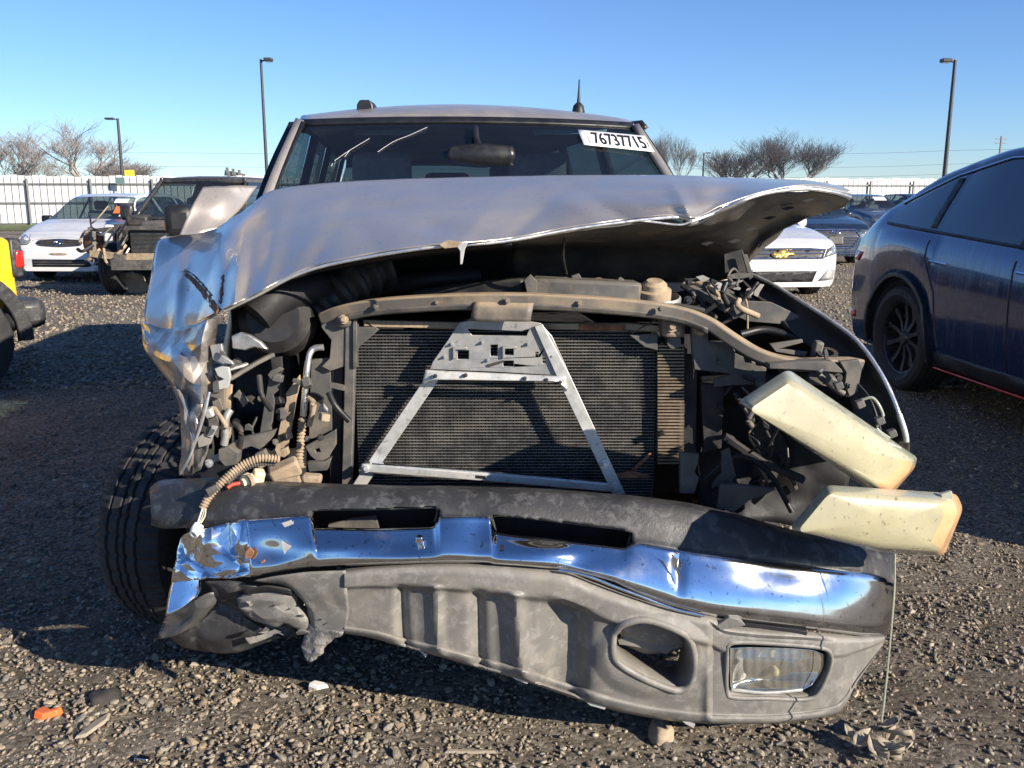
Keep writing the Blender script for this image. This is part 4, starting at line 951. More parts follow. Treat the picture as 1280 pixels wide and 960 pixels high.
for k in range(3): ptube('thin_wire', [(253+k*2,636,2.34),(250+k*3,645,2.33),(247+k*2,654,2.32)], .002, ['white','lensedge','cream'][k], truck, n=6)

# --- small torn brackets, clips, hoses and plugs packed into the gaps
rc = random.Random(31)
def clutter(n, x0, x1, y0, y1, Y0, Y1, mats):
    for k in range(n):
        x, y, Y = rc.uniform(x0, x1), rc.uniform(y0, y1), rc.uniform(Y0, Y1); m = rc.choice(mats); t_ = rc.random()
        if t_ < .40:
            L_ = rc.uniform(7, 20); a_ = rc.uniform(-1.6, 1.6); w2 = rc.uniform(2.5, 6); ex, ey = math.cos(a_), math.sin(a_)
            pts = [(x-ex*L_*u_+ey*w2*v_*rc.uniform(.5, 1.2), y-ey*L_*u_-ex*w2*v_*rc.uniform(.5, 1.2)) for u_, v_ in ((-.5,-1),(.1,-.8),(.5,-1.1),(.55,.6),(.2,1),(-.4,.7))]
            plate('bracket_fragment', pts, Y, m, truck, rc.uniform(.006, .02), bevel=.001)
        elif t_ < .65:
            p0 = (x, y, Y); p1 = (x+rc.uniform(-16, 16), y+rc.uniform(8, 26), Y-rc.uniform(0, .03)); p2 = (x+rc.uniform(-26, 26), y+rc.uniform(20, 44), Y)
            ptube('hose', [p0, p1, p2], rc.uniform(.003, .009), rc.choice(['trimblack','dark','bracketdk','tan']), truck, k=5, n=8)
        elif t_ < .85:
            box('plug', P(x, y, Y), (rc.uniform(.018,.035), .03, rc.uniform(.014,.03)), m, truck, (rc.uniform(-.5,.5), rc.uniform(-.6,.6), rc.uniform(-.6,.6)), .003)
        else: bolt(x, y, Y-.02, rc.uniform(.005, .009), truck, m)
clutter(34, 284, 425, 445, 585, 2.50, 2.60, ['bracketdk','dark','bracketdk','tan','bracket','trimblack'])
clutter(24, 880, 1000, 478, 620, 2.56, 2.66, ['dark','bracketdk','dark','trimblack'])
clutter(18, 850, 955, 352, 395, 2.70, 2.80, ['bracketdk','dark','tan','bracket','trimblack'])
clutter(14, 240, 285, 440, 580, 2.46, 2.54, ['bracket','bracketdk','galv','tan'])
clutter(10, 660, 850, 345, 372, 2.70, 2.80, ['dark','bracketdk','tan'])
clutter(8, 1000, 1075, 440, 500, 2.44, 2.52, ['bracketdk','dark'])
# --- front tyre pushed out at the left
cw = P(222, 664, 3.02)
cw.z = .372
ax = Vector((-math.cos(R(24)), math.sin(R(24)), .02))
tyre_wheel(truck, (-1.08, 3.07, .375), ax, .378, .262, .215, 'rim', 6, nseg=180, sipes=True)
for (u, v) in ((.82, .75), (-.83, 4.0), (.83, 4.0)):
    q = T(u, v, .375); tyre_wheel(truck, q, Vector((math.copysign(ca, u), math.copysign(sa, u), 0)), .375, .262, .215, 'rim', 6, nseg=48)
sheet('splash_shield', [[(872,470,2.76),(930,470,2.72),(1010,470,2.76),(1050,500,2.7)],[(872,560,2.74),(930,560,2.80),(1000,560,2.72),(1060,580,2.74)],[(872,650,2.70),(930,650,2.66),(1000,655,2.74),(1060,660,2.70)]], 'void', truck, 24, 26, .01, .02, 7, 4)
rail('lamp_brace', [P(905, 545, 2.62), P(950, 575, 2.60), P(1005, 600, 2.58)], .03, .02, 'dark', truck, 3)
ptube('washer_hose', [(880,600,2.6),(920,570,2.58),(960,590,2.58),(990,640,2.55)], .008, 'trimblack', truck)
rail('axle_shaft', [T(-.95, .75, .4), T(.8, .75, .4)], .07, .07, 'dark', truck, 1)
sheet('wheel_liner', [[(232,596,2.72),(300,560,2.72),(420,560,2.75)],[(235,700,2.72),(300,700,2.72),(420,700,2.75)],[(245,805,2.75),(300,800,2.75),(420,780,2.78)]], 'void', truck, 6, 8, .01)

# --- black bumper pad above the chrome
def by(x):  # distance of the bumper face across the truck
    return float(np.interp(x, [190,240,306,380,560,640,760,900,1000,1060,1100,1118], [2.36,2.29,2.235,2.215,2.20,2.20,2.205,2.225,2.26,2.30,2.36,2.42]))
ptop = [(188,612),(205,602),(260,600),(340,604),(430,608),(560,610),(640,611),(700,615),(800,623),(850,629),(900,640),(960,657),(1000,668),(1060,680),(1118,691)]
pbot = [(190,652),(210,656),(260,654),(306,648),(384,642),(552,646),(612,646),(700,664),(798,678),(850,687),(900,694),(952,702),(1002,708),(1060,715),(1119,730)]
prow = [[(a[0], a[1]-1, by(a[0])+.22) for a in ptop], [(a[0], a[1]+4, by(a[0])+.145) for a in ptop],
        [(a[0]*.62+b[0]*.38, a[1]*.62+b[1]*.38, by(a[0])+.11) for a, b in zip(ptop, pbot)],
        [(b[0], b[1]-4, by(b[0])+.08) for b in pbot], [(b[0], b[1]+4, by(b[0])+.084) for b in pbot]]
def inpoly(p, poly):
    x, y = p; c = False; n = len(poly)
    for i in range(n):
        x1, y1 = poly[i][:2]; x2, y2 = poly[(i+1) % n][:2]
        if (y1 > y) != (y2 > y) and x < (x2-x1)*(y-y1)/(y2-y1)+x1: c = not c
    return c
slotA = [(389,640),(396,637),(470,636),(546,633),(549,640),(544,672),(520,680),(394,672),(391,655)]
slotB = [(616,643),(640,645),(780,662),(792,668),(786,690),(776,694),(622,674),(618,660)]
bpad = sheet('bumper_pad', prow, 'blackplastic', truck, 44, 260, .004, .0022, 5, 6, False, cut=lambda c: inpoly(c, slotA) or inpoly(c, slotB))
def rim_tube(name, poly, Yf, r, mat, parent):
    return tube(name, [P(x, y, Yf(x)) for x, y in poly], r, mat, parent, 5, 8)
rim_tube('slot_rim', [(394,664),(390,652),(390,641),(400,637),(470,636),(540,634),(547,638),(544,652)], lambda x: by(x)+.098, .004, 'blackplastic', bpad)
rim_tube('slot_rim', [(620,668),(617,655),(617,645),(640,645),(710,653),(780,662),(788,667),(785,682)], lambda x: by(x)+.098, .004, 'blackplastic', bpad)
plate('slot_back', [(380,628),(800,640),(800,700),(380,690)], 2.47, 'void', truck, .01)
plate('slot_plate', [(410,656),(440,648),(470,645),(474,662),(410,664)], 2.39, 'bracketdk', truck, .01)
rail('bumper_beam', [P(250, 650, 2.50), P(640, 650, 2.44), P(1080, 720, 2.50)], .06, .12, 'void', truck, 4)

# --- chrome face bar
ctop = [(306,648),(350,645),(383,643),(389,650),(394,660),(460,661),(538,659),(546,652),(553,645),(582,644),(610,645),(615,655),(620,665),(700,676),(778,685),(786,682),(798,678),(850,686),(900,693),(952,701),(1002,707),(1050,712),(1086,717),(1106,723),(1117,729)]
cbot = [(314,722),(352,714),(392,709),(396,709),(402,708),(465,705),(543,703),(549,703),(556,703),(584,703),(612,704),(617,705),(622,705),(700,711),(770,729),(780,734),(793,740),(842,758),(893,771),(948,778),(1000,785),(1050,791),(1084,795),(1103,795),(1112,780)]
prof = [(0, .078), (.06, .058), (.18, .047), (.42, .027), (.65, .011), (.85, .002), (.94, .004), (1, .03)]
crow = []
for t_, dy in prof: crow.append([(a[0]*(1-t_)+b[0]*t_, a[1]*(1-t_)+b[1]*t_, by(a[0])+dy) for a, b in zip(ctop, cbot)])
def cpost(a):
    x, y = a[..., 0], a[..., 1]
    for x0, y0, sx, sy, h in ((600,665,22,26,.016), (720,706,26,18,.014), (848,712,6,30,.012), (690,690,40,12,-.010), (340,690,26,16,.014), (420,685,40,10,-.008), (510,680,30,14,.010), (1010,740,60,20,-.004)):
        a[..., 2] += h*np.exp(-((x-x0)/sx)**2-((y-y0)/sy)**2)
    return a
bump = sheet('chrome_bumper', crow, 'chrome', truck, 36, 220, .003, .0016, 5, 4, False, post=cpost)
facets('bumper_corner', [
 [(226,668,2.40),(242,664,2.34),(258,660,2.30),(282,655,2.33),(304,648,2.29),(309,648,2.305)],
 [(222,690,2.38),(240,692,2.37),(258,690,2.28),(284,688,2.31),(300,686,2.25),(318,684,2.275)],
 [(219,706,2.36),(238,708,2.33),(262,712,2.29),(292,714,2.27),(306,706,2.29),(330,700,2.25)],
 [(215,728,2.36),(236,726,2.32),(254,723,2.27),(280,724,2.28),(304,722,2.25),(328,717,2.255)]], 'chrome', truck, 9, 12, .006, 1.2, .003, 5)
sheet('bumper_corner_end', [
 [(216,726,2.42),(234,725,2.39),(252,723,2.35)],[(212,742,2.39),(232,738,2.365),(252,734,2.335)],[(208,770,2.34),(226,762,2.33),(247,746,2.315)]], 'chrome', truck, 16, 14, .003, .0015, 5, 3, False)
facets('bumper_corner_lip', [
 [(208,770,2.34),(228,761,2.33),(248,746,2.315),(268,738,2.32)],[(202,784,2.38),(226,778,2.35),(250,764,2.31),(272,752,2.33)],[(196,798,2.37),(212,797,2.36),(226,792,2.34),(238,786,2.35)]], 'bracketdk', truck, 5, 6, .005, 1, .003, 7)
plate('rust_scar', [(306,690),(312,684),(318,690),(314,698),(306,699)], 2.235, 'rust', bump, .004)
plate('rust_scar', [(322,712),(326,702),(331,700),(328,712),(325,719)], 2.236, 'rust', bump, .004)
plate('chrome_scrape', [(352,676),(362,682),(368,684),(358,688),(356,694),(353,686)], 2.236, 'galv', bump, .002, bevel=0)
plate('chrome_scrape', [(352,654),(364,650),(366,655),(356,659)], 2.262, 'galv', bump, .002, bevel=0)
rim_tube('bumper_lower_hem', [(698,713),(720,716),(745,724),(770,734),(800,745),(842,761),(880,770)], lambda x: by(x)-.001, .004, 'chrome', bump)
for x, y in ((524,674),): box('square_bolt', P(x, y, by(x)+.024), (.018, .02, .018), 'chrome_clean', bump, (0,.1,0), .003)
plate('bumper_hole', [(625,682),(630,682),(630,687),(625,687)], by(628)+.012, 'void', bump, .004, bevel=0)
plate('dent_scrape', [(838,690),(843,696),(851,722),(850,730),(846,716)], by(845)+.006, 'bracketdk', bump, .003, bevel=0)

# --- grey lower valance with its ribs, tow opening and fog lamp
vx = [430,465,500,560,600,640,700,740,780,830,872,890,905,950,1000,1046,1075,1095,1105]
vtop = [713,709,706,704,705,707,712,727,742,757,765,771,781,787,790,794,797,797,797]
vbot = [790,796,806,822,834,845,865,878,889,898,902,903,903,903,899,889,852,826,808]
bx_ = [430,465,500,560,600,640,700,740,780,830,872,890,905,950,1000,1046,1070,1088,1101]
vprof = [(0,.045),(.05,.010),(.12,.0),(.24,.0),(.30,.02),(.55,.028),(.78,.035),(.90,.042),(.93,.03),(.985,.045),(1,.075)]
vrow = [[(a*(1-t_)+c*t_, y0*(1-t_)+y1*t_, by(a)-.002+dy*(1 if a < 890 else .6)) for a, y0, c, y1 in zip(vx, vtop, bx_, vbot)] for t_, dy in vprof]
openT = [(767,792),(780,780),(808,775),(846,788),(862,800),(868,826),(864,852),(852,862),(836,861),(800,846),(772,828),(766,812)]
openF = [(909,808),(918,803),(960,804),(1022,809),(1038,817),(1037,836),(1024,865),(1008,874),(960,873),(918,872),(908,862)]
def vpost(a):
    x, y = a[..., 0], a[..., 1]; v = np.linspace(0, 1, a.shape[0])[:, None]
    m = np.clip((v-.28)/.06, 0, 1)*np.clip((.93-v)/.06, 0, 1)
    for x0, sl, w_, h in ((503,3,7,.030), (518,3,14,.012), (546,3,7,-.016), (598,2,9,.034), (618,3,14,.014), (648,6,9,-.022), (700,-6,22,.045), (722,-4,14,.03)):
        a[..., 2] += h*np.exp(-((x-x0-sl*(v-.5)*4)/w_)**2)*m
    # raised surrounds
    for cx, cy, rx, ry, h in ((816,820,66,46,-.014),):
        d = np.sqrt(((x-cx)/rx)**2+((y-cy)/ry)**2); a[..., 2] += h*np.clip((1.15-d)/.25, 0, 1)
    a[..., 2] += .012*np.clip((x-884)/6, 0, 1)*np.clip((1045-x)/30, 0, 1)*np.clip((v-.10)/.05, 0, 1)*np.clip((.86-v)/.05, 0, 1)
    return a
val, va = sheet('lower_valance', vrow, 'greyplastic', truck, 90, 300, .004, .0012, 4, 3, False, cut=lambda c: inpoly(c, openT) or inpoly(c, openF), post=vpost, get=True)
def val_y(x, y):
    f = va.reshape(-1, 3); k = np.argmin((f[:, 0]-x)**2+(f[:, 1]-y)**2); return f[k, 2]
def opening(name, poly, depth, mat, r=.006, shrink=.86, off=(0,0)):
    L = [P(x, y, val_y(x, y)-.001) for x, y in poly]; L = catmull(L+[L[0]], 4)[:-1]; c = sum(L, Vector())/len(L); n = len(L)
    v, f = sweep_data(L, circ(r, 8), True, up=Vector((0,1,.2)))
    rimo = mk('%s_rim' % name, v, f, mat, val, 50)
    back = [c+(p-c)*shrink+Vector((off[0], depth, off[1])) for p in L]
    midl = [c+(p-c)*(shrink*.4+.6)+Vector((off[0]*.4, depth*.3, off[1]*.4)) for p in L]
    vv = [p+Vector((0, .004, 0)) for p in L]+midl+back
    mk('%s_wall' % name, vv, [(q*n+k, q*n+(k+1) % n, (q+1)*n+(k+1) % n, (q+1)*n+k) for q in (0, 1) for k in range(n)], 'greyplastic', val, 40, solid=.003)
    return c, back
opening('tow_opening', openT, .10, 'greyplastic', .010, .84, (.0, -.006))
plate('tow_opening_shelf', [(772,800),(800,790),(852,802),(860,806),(840,812),(834,818),(812,812),(790,808),(774,806)], by(815)+.07, 'greyplastic', val, .015)
sheet('tow_opening_deflector', [[(778,778,2.27),(815,778,2.265),(850,790,2.27)],[(776,795,2.29),(815,797,2.28),(858,805,2.28)],[(775,802,2.31),(812,816,2.30),(846,812,2.31)]], 'greyplastic', val, 8, 12, .004)
fc, fb = opening('fog_lamp_recess', openF, .055, 'greyplastic', .0065, .93)
mk('fog_lamp_back', fb, [tuple(range(len(fb)))], 'bracketdk', val, 0)
fg = sheet('fog_lamp', [[(912,809,2.290),(935,808,2.290),(980,809,2.290),(1012,811,2.292),(1030,817,2.300)],[(912,822,2.295),(935,824,2.32),(975,824,2.335),(1005,824,2.325),(1030,826,2.305)],[(912,838,2.295),(935,838,2.325),(975,838,2.345),(1005,838,2.328),(1028,836,2.305)],[(912,852,2.295),(935,850,2.32),(975,850,2.335),(1000,850,2.32),(1020,850,2.305)],[(914,863,2.290),(935,864,2.290),(980,864,2.290),(1004,862,2.292),(1014,857,2.300)]], 'chrome_clean', truck, 22, 34, .004)
fg['label'] = 'hazed rectangular fog lamp'
sheet('lens', [[(914,811,2.284),(935,809,2.276),(980,810,2.276),(1012,813,2.282),(1027,818,2.296)],[(912,836,2.274),(935,836,2.262),(980,836,2.262),(1010,836,2.272),(1026,834,2.290)],[(916,861,2.279),(935,862,2.271),(980,862,2.271),(1003,860,2.278),(1012,855,2.294)]], 'hazedglass', fg, 16, 60, 0,
      post=lambda a: np.dstack([a[..., 0], a[..., 1], a[..., 2]+.0012*np.sin(a[..., 0]*.55)]))
lathe('bulb', [(.0001,.022),(.008,.018),(.012,.006),(.009,-.01),(.009,-.03)], P(968, 838, 2.315), (0,-1,0), 'cream', fg, 16)
rail('lens_frame', [P(914, 862, 2.28), P(958, 866, 2.274), P(1003, 862, 2.28)], .008, .008, 'galv', fg, 3, .002)
for x, y, w_ in ((650,848,22),(528,815,12),(745,880,26),(860,903,18)):
    plate('under_tab', [(x-w_/2,y-3),(x+w_/2,y+3),(x+w_/2-2,y+7),(x-w_/2+6,y+2)], by(x)+.05, 'galv', val, .02, bevel=0)
plate('snapped_tab', [(896,782),(912,772),(926,775),(932,782),(915,785),(900,788)], by(910)-.004, 'greyplastic', truck, .015)
plate('bumper_gap', [(930,778),(990,786),(1010,790),(1008,795),(985,793),(930,786)], by(960)+.02, 'void', truck, .02)
# torn left end of the valance
sheet('torn_valance_end', [
 [(318,726,2.25),(352,719,2.232),(390,714,2.222),(432,713,2.215)],
 [(352,730,2.262),(366,732,2.236),(396,736,2.226),(434,738,2.216)],
 [(372,742,2.268),(382,752,2.245),(404,758,2.240),(436,762,2.232)],
 [(384,756,2.272),(392,768,2.250),(408,774,2.245),(434,778,2.236)],
 [(386,778,2.276),(394,786,2.256),(408,790,2.25),(430,789,2.238)]], 'greyplastic', truck, 24, 30, .004, .003, 7, 5)
facets('torn_flap', [[(386,776,2.27),(400,784,2.25),(418,786,2.24),(428,790,2.24)],[(384,796,2.275),(396,800,2.25),(408,800,2.25),(416,798,2.25)],[(378,808,2.275),(390,812,2.255),(400,812,2.25),(406,808,2.255)],[(384,826,2.26),(389,828,2.255),(394,824,2.255),(398,816,2.26)]], 'tornplastic', truck, 9, 7, .003, 1.8, .004, 11, 22)
facets('crushed_valance', [[(300,742,2.285),(330,735,2.265),(362,738,2.26),(372,746,2.28)],[(298,756,2.28),(326,752,2.26),(356,756,2.255),(378,760,2.27)],[(304,764,2.285),(330,768,2.27),(358,770,2.255),(384,776,2.27)],[(326,776,2.30),(346,780,2.28),(366,782,2.27),(386,790,2.275)]], 'greyplastic', truck, 8, 7, .006, 2, .004, 13, 20)
sheet('crushed_valance_edge', [[(304,738,2.25),(334,732,2.245),(366,736,2.25)],[(306,743,2.262),(336,739,2.25),(368,744,2.258)]], 'dark', truck, 4, 12, .004, .002, 14, 3)
rdm = random.Random(9)
for k in range(15):
    x = 312+rdm.random()*110; y = 742+rdm.random()*50
    if x < 330 and y > 765: continue
    s = 3+rdm.random()*6; a0 = rdm.random()*6.28; pts = []
    for q in range(6): pts.append((x+math.cos(a0+q*1.047)*s*rdm.uniform(.35, 1.3), y+math.sin(a0+q*1.047)*s*.6*rdm.uniform(.35, 1.2), 2.235+rdm.random()*.05))
    plate('plastic_shard', pts, 2.24, rdm.choice(['tornplastic','tornplastic','greyplastic','blackplastic']), truck, .006, bevel=0)
sheet('folded_liner', [[(256,726,2.30),(300,730,2.28),(356,742,2.30)],[(270,752,2.32),(310,768,2.30),(366,784,2.32)],[(310,770,2.33),(338,790,2.31),(372,800,2.33)]], 'blackplastic', truck, 20, 30, .004, .012, 8, 5)
sheet('folded_liner', [[(204,792,2.36),(248,778,2.34),(275,748,2.34)],[(226,806,2.38),(268,796,2.34),(318,780,2.33)],[(258,816,2.42),(300,814,2.37),(352,796,2.35)]], 'blackplastic', truck, 20, 30, .004, .008, 8, 2)
plate('liner_scrap', [(306,798),(326,794),(345,786),(352,790),(330,800),(312,806)], 2.31, 'tornplastic', truck, .006)

# --- lamps hanging out at the right
def lamp(name, outline, inner, amber, Y, depth, label, tilt=(0,0)):
    """outline: rear edge of the lens box, inner: front face outline"""
    cx = np.mean([p[0] for p in outline]); cy = np.mean([p[1] for p in outline])
    def yy(p, base): return base+tilt[0]*(p[0]-cx)/100+tilt[1]*(p[1]-cy)/100
    def dens(l): 
        out = []
        for i in range(len(l)):
            a, b = np.array(l[i], float), np.array(l[(i+1) % len(l)], float)
            for t_ in (0, .25, .5, .75): out.append(tuple(a+(b-a)*t_))
        return out
    def rnd(l):  # rounded corners by corner cutting
        for _ in range(3):
            n = []
            for i in range(len(l)):
                a, b = np.array(l[i], float), np.array(l[(i+1) % len(l)], float); L = np.linalg.norm(b-a); q = min(.3, 7/L)
                n += [tuple(a+(b-a)*q), tuple(a+(b-a)*(1-q))]
            l = n
        return l
    O, I = outline, inner; k = len(O)
    cen = np.array([cx, cy])
    def rounded(poly):
        res = []
        for i in range(k):
            p = np.array(poly[i], float); a = np.array(poly[i-1], float); b = np.array(poly[(i+1) % k], float)
            r = min(9, .35*min(np.linalg.norm(a-p), np.linalg.norm(b-p)))
            pa = p+(a-p)/np.linalg.norm(a-p)*r; pb = p+(b-p)/np.linalg.norm(b-p)*r
            for t_ in (0, .25, .5, .75, 1): res.append((1-t_)**2*pa+2*t_*(1-t_)*p+t_*t_*pb)
        return res
    Or, Ir = rounded(O), rounded(I); n = len(Or)
    rings = []
    for t_, dy in ((0, depth), (.35, depth*.55), (.72, depth*.22), (1.0, .0)):
        rings.append([(a*(1-t_)+b*t_, dy) for a, b in zip(Or, Ir)])
    ci = np.mean(Ir, axis=0)
    for s_, dy in ((.80, -.008), (.5, -.014), (.2, -.016)):
        rings.append([(ci+(b-ci)*s_, dy) for b in Ir])
    V = []
    for rg in rings: V += [P(q[0], q[1], yy(q, Y)+dy) for q, dy in rg]
    V.append(P(ci[0], ci[1], yy(ci, Y)-.0165))
    F = [(r_*n+j, r_*n+(j+1) % n, (r_+1)*n+(j+1) % n, (r_+1)*n+j) for r_ in range(len(rings)-1) for j in range(n)]+[((len(rings)-1)*n+j, (len(rings)-1)*n+(j+1) % n, len(V)-1) for j in range(n)]
    o = mk(name, V, F, 'lens', truck, 60); o['label'] = label
    o.data.materials.append(MT['lensedge']); o.data.materials.append(MT['amber'])
    for p in o.data.polygons:
        ri = p.vertices[0]//n if p.index < (len(rings)-1)*n else 9
        j = p.index % n; q = rings[min(ri, len(rings)-1)][j][0]
        if ri < 2: p.material_index = 1
        if ri < 4 and amber(q): p.material_index = 2
    # housing behind
    B = [(q, depth) for q in Or]; cen = np.mean(Or, axis=0)
    V = []
    for s_, dy in ((1.0, depth), (1.0, depth+.02), (.93, depth+.025), (.75, depth+.08), (.3, depth+.12)):
        V += [P(*(cen+(q-cen)*s_), yy(q, Y)+dy) for q in Or]
    F = [(r_*n+j, r_*n+(j+1) % n, (r_+1)*n+(j+1) % n, (r_+1)*n+j) for r_ in range(4) for j in range(n)]+[tuple(4*n+j for j in range(n))]
    mk('lamp_housing', V, F, 'lampback', o, 40)
    return o
hl = lamp('headlamp', [(922,502),(985,461),(1147,572),(1143,586),(1116,617),(1092,616)], [(936,512),(990,476),(1141,576),(1136,590),(1112,613),(1096,609)], lambda q: q[0] > 1100 and q[1] > 578, 2.22, .075, 'hazed yellow headlamp hanging loose from its mount', (.10, -.02))
tl_ = lamp('turn_signal_lamp', [(986,661),(1032,606),(1196,617),(1204,636),(1180,695),(1100,690)], [(997,664),(1037,616),(1188,627),(1197,640),(1174,689),(1095,684)], lambda q: q[0] > 1176, 2.17, .07, 'hazed turn signal lamp with amber outer end hanging below the headlamp', (.06, 0))
plate('lamp_tab', [(1176,618),(1190,614),(1192,622),(1188,628),(1178,624)], 2.23, 'lensedge', tl_, .012)
for x, y in ((1043,480),(1070,503),(1095,524),(1110,540)):
    plate('lamp_clip', [(x,y),(x+10,y-3),(x+13,y+5),(x+4,y+9)], 2.33, 'bracketdk', hl, .02, bevel=.002)
ptube('lamp_wire', [(1076,500,2.36),(1092,498,2.35),(1104,520,2.34),(1096,535,2.34),(1112,548,2.33)], .004, 'lensedge', hl)
ptube('dangling_wire', [(1119,692,2.22),(1118,740,2.20),(1112,810,2.17),(1106,870,2.15),(1102,902,2.13)], .0022, 'lensedge', truck, n=6)
# --- outside mirror at the left
mb = box('door_mirror', P(226, 275, 3.62), (.115, .13, .12), 'trimblack', truck, (0,0,.25), .03)
rail('mirror_arm', [P(240, 280, 3.66), P(275, 280, 3.70), P(320, 270, 3.74)], .05, .06, 'trimblack', mb, 3)
# ------------------------------------------------------------ other vehicles
def car(name, loc, rz, label, L, W, top, belt, half, paint, windows, ws_rng, rw_rng, wheels, Rw=.32, sill=.20, group='cars parked across the yard', glassmat='carglass', inset=.30, rim='rim', spokes=5, ns=90, crown=.02, roof_mat=None, arch=1.16, wheel_w=.21, belt_in=.955):
    """body lofted from cross sections; s runs from the nose (0) to the tail (L); local -y is forward"""
    t = root(name, loc, label, 'car', group, rz, world=False)
    ft, fb, fh = table(top), table(belt), table(half)
    S = sorted(set([p[0] for p in top]+[p[0] for p in belt]+[p[0] for p in half]+[x for wdw in windows for x in wdw]+list(ws_rng)+list(rw_rng)+list(np.linspace(0, L, ns))+[x+d for x in wheels for d in np.linspace(-Rw*arch, Rw*arch, 25)]))
    S = [S[0]]+[b for a, b in zip(S, S[1:]) if b-a > .004]
    hs = []
    for s in S:
        z0 = sill
        for wc in wheels:
            d = (s-wc)/(Rw*arch)
            if abs(d) < 1: z0 = max(z0, Rw*.98+Rw*arch*math.sqrt(1-d*d)*.98)
        zt = ft(s); zb = min(fb(s), zt-.012); z0 = min(z0, zb-.06); w_ = W/2*fh(s); h = zb-z0; g = max(0, zt-zb)
        wt = w_*(belt_in-inset*min(1., g/.52))
        kk = min(1, g/.25)
        zm = lambda a: z0+a*h
        sec = [(w_*.93, z0), (w_*.965, zm(.06)), (w_*.992, zm(.22)), (w_*1.0, zm(.45)), (w_*1.0, zm(.68)), (w_*.99, zm(.86)), (w_*.965, zm(.97)), (w_*belt_in, zb+.012*kk)]
        gz = zt-crown-.045*kk
        b0 = zb+.012*kk
        sec += [(w_*belt_in+(wt-w_*belt_in)*.33, b0+(gz-b0)*.36), (w_*belt_in+(wt-w_*belt_in)*.68, b0+(gz-b0)*.70), (wt, gz), (wt*.965, zt-crown-.018*kk), (wt*.90, zt-crown*.75), (wt*.62, zt-crown*.35), (wt*.3, zt-crown*.08), (0, zt)]
        hs.append(sec)
    nj = len(hs[0]); V = []; full = 2*nj-1
    for s, sec in zip(S, hs):
        y = s-L/2
        V += [Vector((-x, y, z)) for x, z in sec]+[Vector((x, y, z)) for x, z in reversed(sec[:-1])]
    cls = {'body': [], 'side_window': [], 'windshield': [], 'rear_window': []}; sw = {}
    for i in range(len(S)-1):
        sm = (S[i]+S[i+1])/2
        for j in range(full-1):
            jj = j if j < nj-1 else full-2-j
            q = (i*full+j, i*full+j+1, (i+1)*full+j+1, (i+1)*full+j)
            c = 'body'
            if 7 <= jj <= 9:
                for wi, (a, b) in enumerate(windows):
                    if a < sm < b: c = ('side_window', wi, j < nj)
            elif jj >= 12 or (jj == 11):
                if ws_rng[0] < sm < ws_rng[1]: c = 'windshield'
                elif rw_rng[0] < sm < rw_rng[1]: c = 'rear_window'
            cls.setdefault(c, []).append(q)
    # end caps
    for i, rev in ((0, False), (len(S)-1, True)):
        cls['body'].append(tuple(i*full+j for j in range(full)))
    bvh = BVHTree.FromPolygons([v[:] for v in V], [f for fs in cls.values() for f in fs])
    body = None
    for c, fs in cls.items():
        if not fs: continue
        used = sorted(set(k for f in fs for k in f)); mp = {k: i for i, k in enumerate(used)}
        nm = c if isinstance(c, str) else c[0]
        o = mk(nm, [V[k] for k in used], [tuple(mp[k] for k in f) for f in fs], paint if nm == 'body' else glassmat, t, 28 if nm == 'body' else 60)
        if nm == 'body':
            body = o
    # dark inner tub, wheels
    wmin = min(fh(x) for x in wheels)*W/2
    box('inner_tub', (0, 0, sill+.17), (wmin*1.45, L*.86, .26), 'trimblack', t, None, .03)
    for wc in wheels:
        for sx in (-1, 1):
            x = sx*(W/2*fh(wc)-wheel_w/2-.015)
            tyre_wheel(t, (x, wc-L/2, Rw), (sx, 0, 0), Rw, wheel_w, Rw*.68, rim, spokes, nseg=40, notch=False)
            arc_ = [Vector((sx*(W/2*fh(wc)*.965), wc-L/2+Rw*arch*math.cos(a), Rw*.98+Rw*arch*math.sin(a)*.98)) for a in np.linspace(.05, math.pi-.05, 18)]
            tube('arch_liner', [p-Vector((sx*.06, 0, 0)) for p in arc_], .05, 'trimblack', t, 1, 6)
    return t, body, bvh
def proj(name, poly, bvh, mat, parent, axis='front', off=.006, th=.012, cuts=3, side=-1):
    """panel laid on the body: outline in (x, z) seen from the front, or (y, z) seen from the side"""
    bm = bmesh.new(); vs_ = [bm.verts.new((p[0], 0, p[1])) for p in poly]; bm.faces.new(vs_)
    bmesh.ops.triangulate(bm, faces=bm.faces[:])
    for _ in range(cuts):
        es = [e for e in bm.edges if e.calc_length() > .07]
        if not es: break
        bmesh.ops.subdivide_edges(bm, edges=es, cuts=1, use_grid_fill=False); bmesh.ops.triangulate(bm, faces=[f for f in bm.faces if len(f.verts) > 3])
    for v in bm.verts:
        a, z = v.co.x, v.co.z
        if axis == 'front':
            h = bvh.ray_cast(Vector((a, -20, z)), Vector((0, 1, 0)))
            y = h[0].y if h[0] is not None else bvh.find_nearest(Vector((a, -4, z)))[0].y
            v.co = (a, y-off, z)
        else:
            h = bvh.ray_cast(Vector((side*20, a, z)), Vector((-side, 0, 0)))
            x = h[0].x if h[0] is not None else bvh.find_nearest(Vector((side*2, a, z)))[0].x
            v.co = (x+side*off, a, z)
    bmesh.ops.recalc_face_normals(bm, faces=bm.faces)
    me = bpy.data.meshes.new(name); bm.to_mesh(me); bm.free()
    # make the front side face outwards
    nrm = sum((p.normal*p.area for p in me.polygons), Vector()); d = Vector((0, -1, 0)) if axis == 'front' else Vector((side, 0, 0))
    if nrm.dot(d) < 0: me.flip_normals()
    o = new_obj(name, me, mat, parent, 40); s = o.modifiers.new('s', 'SOLIDIFY'); s.thickness = th; s.offset = -1
    return o
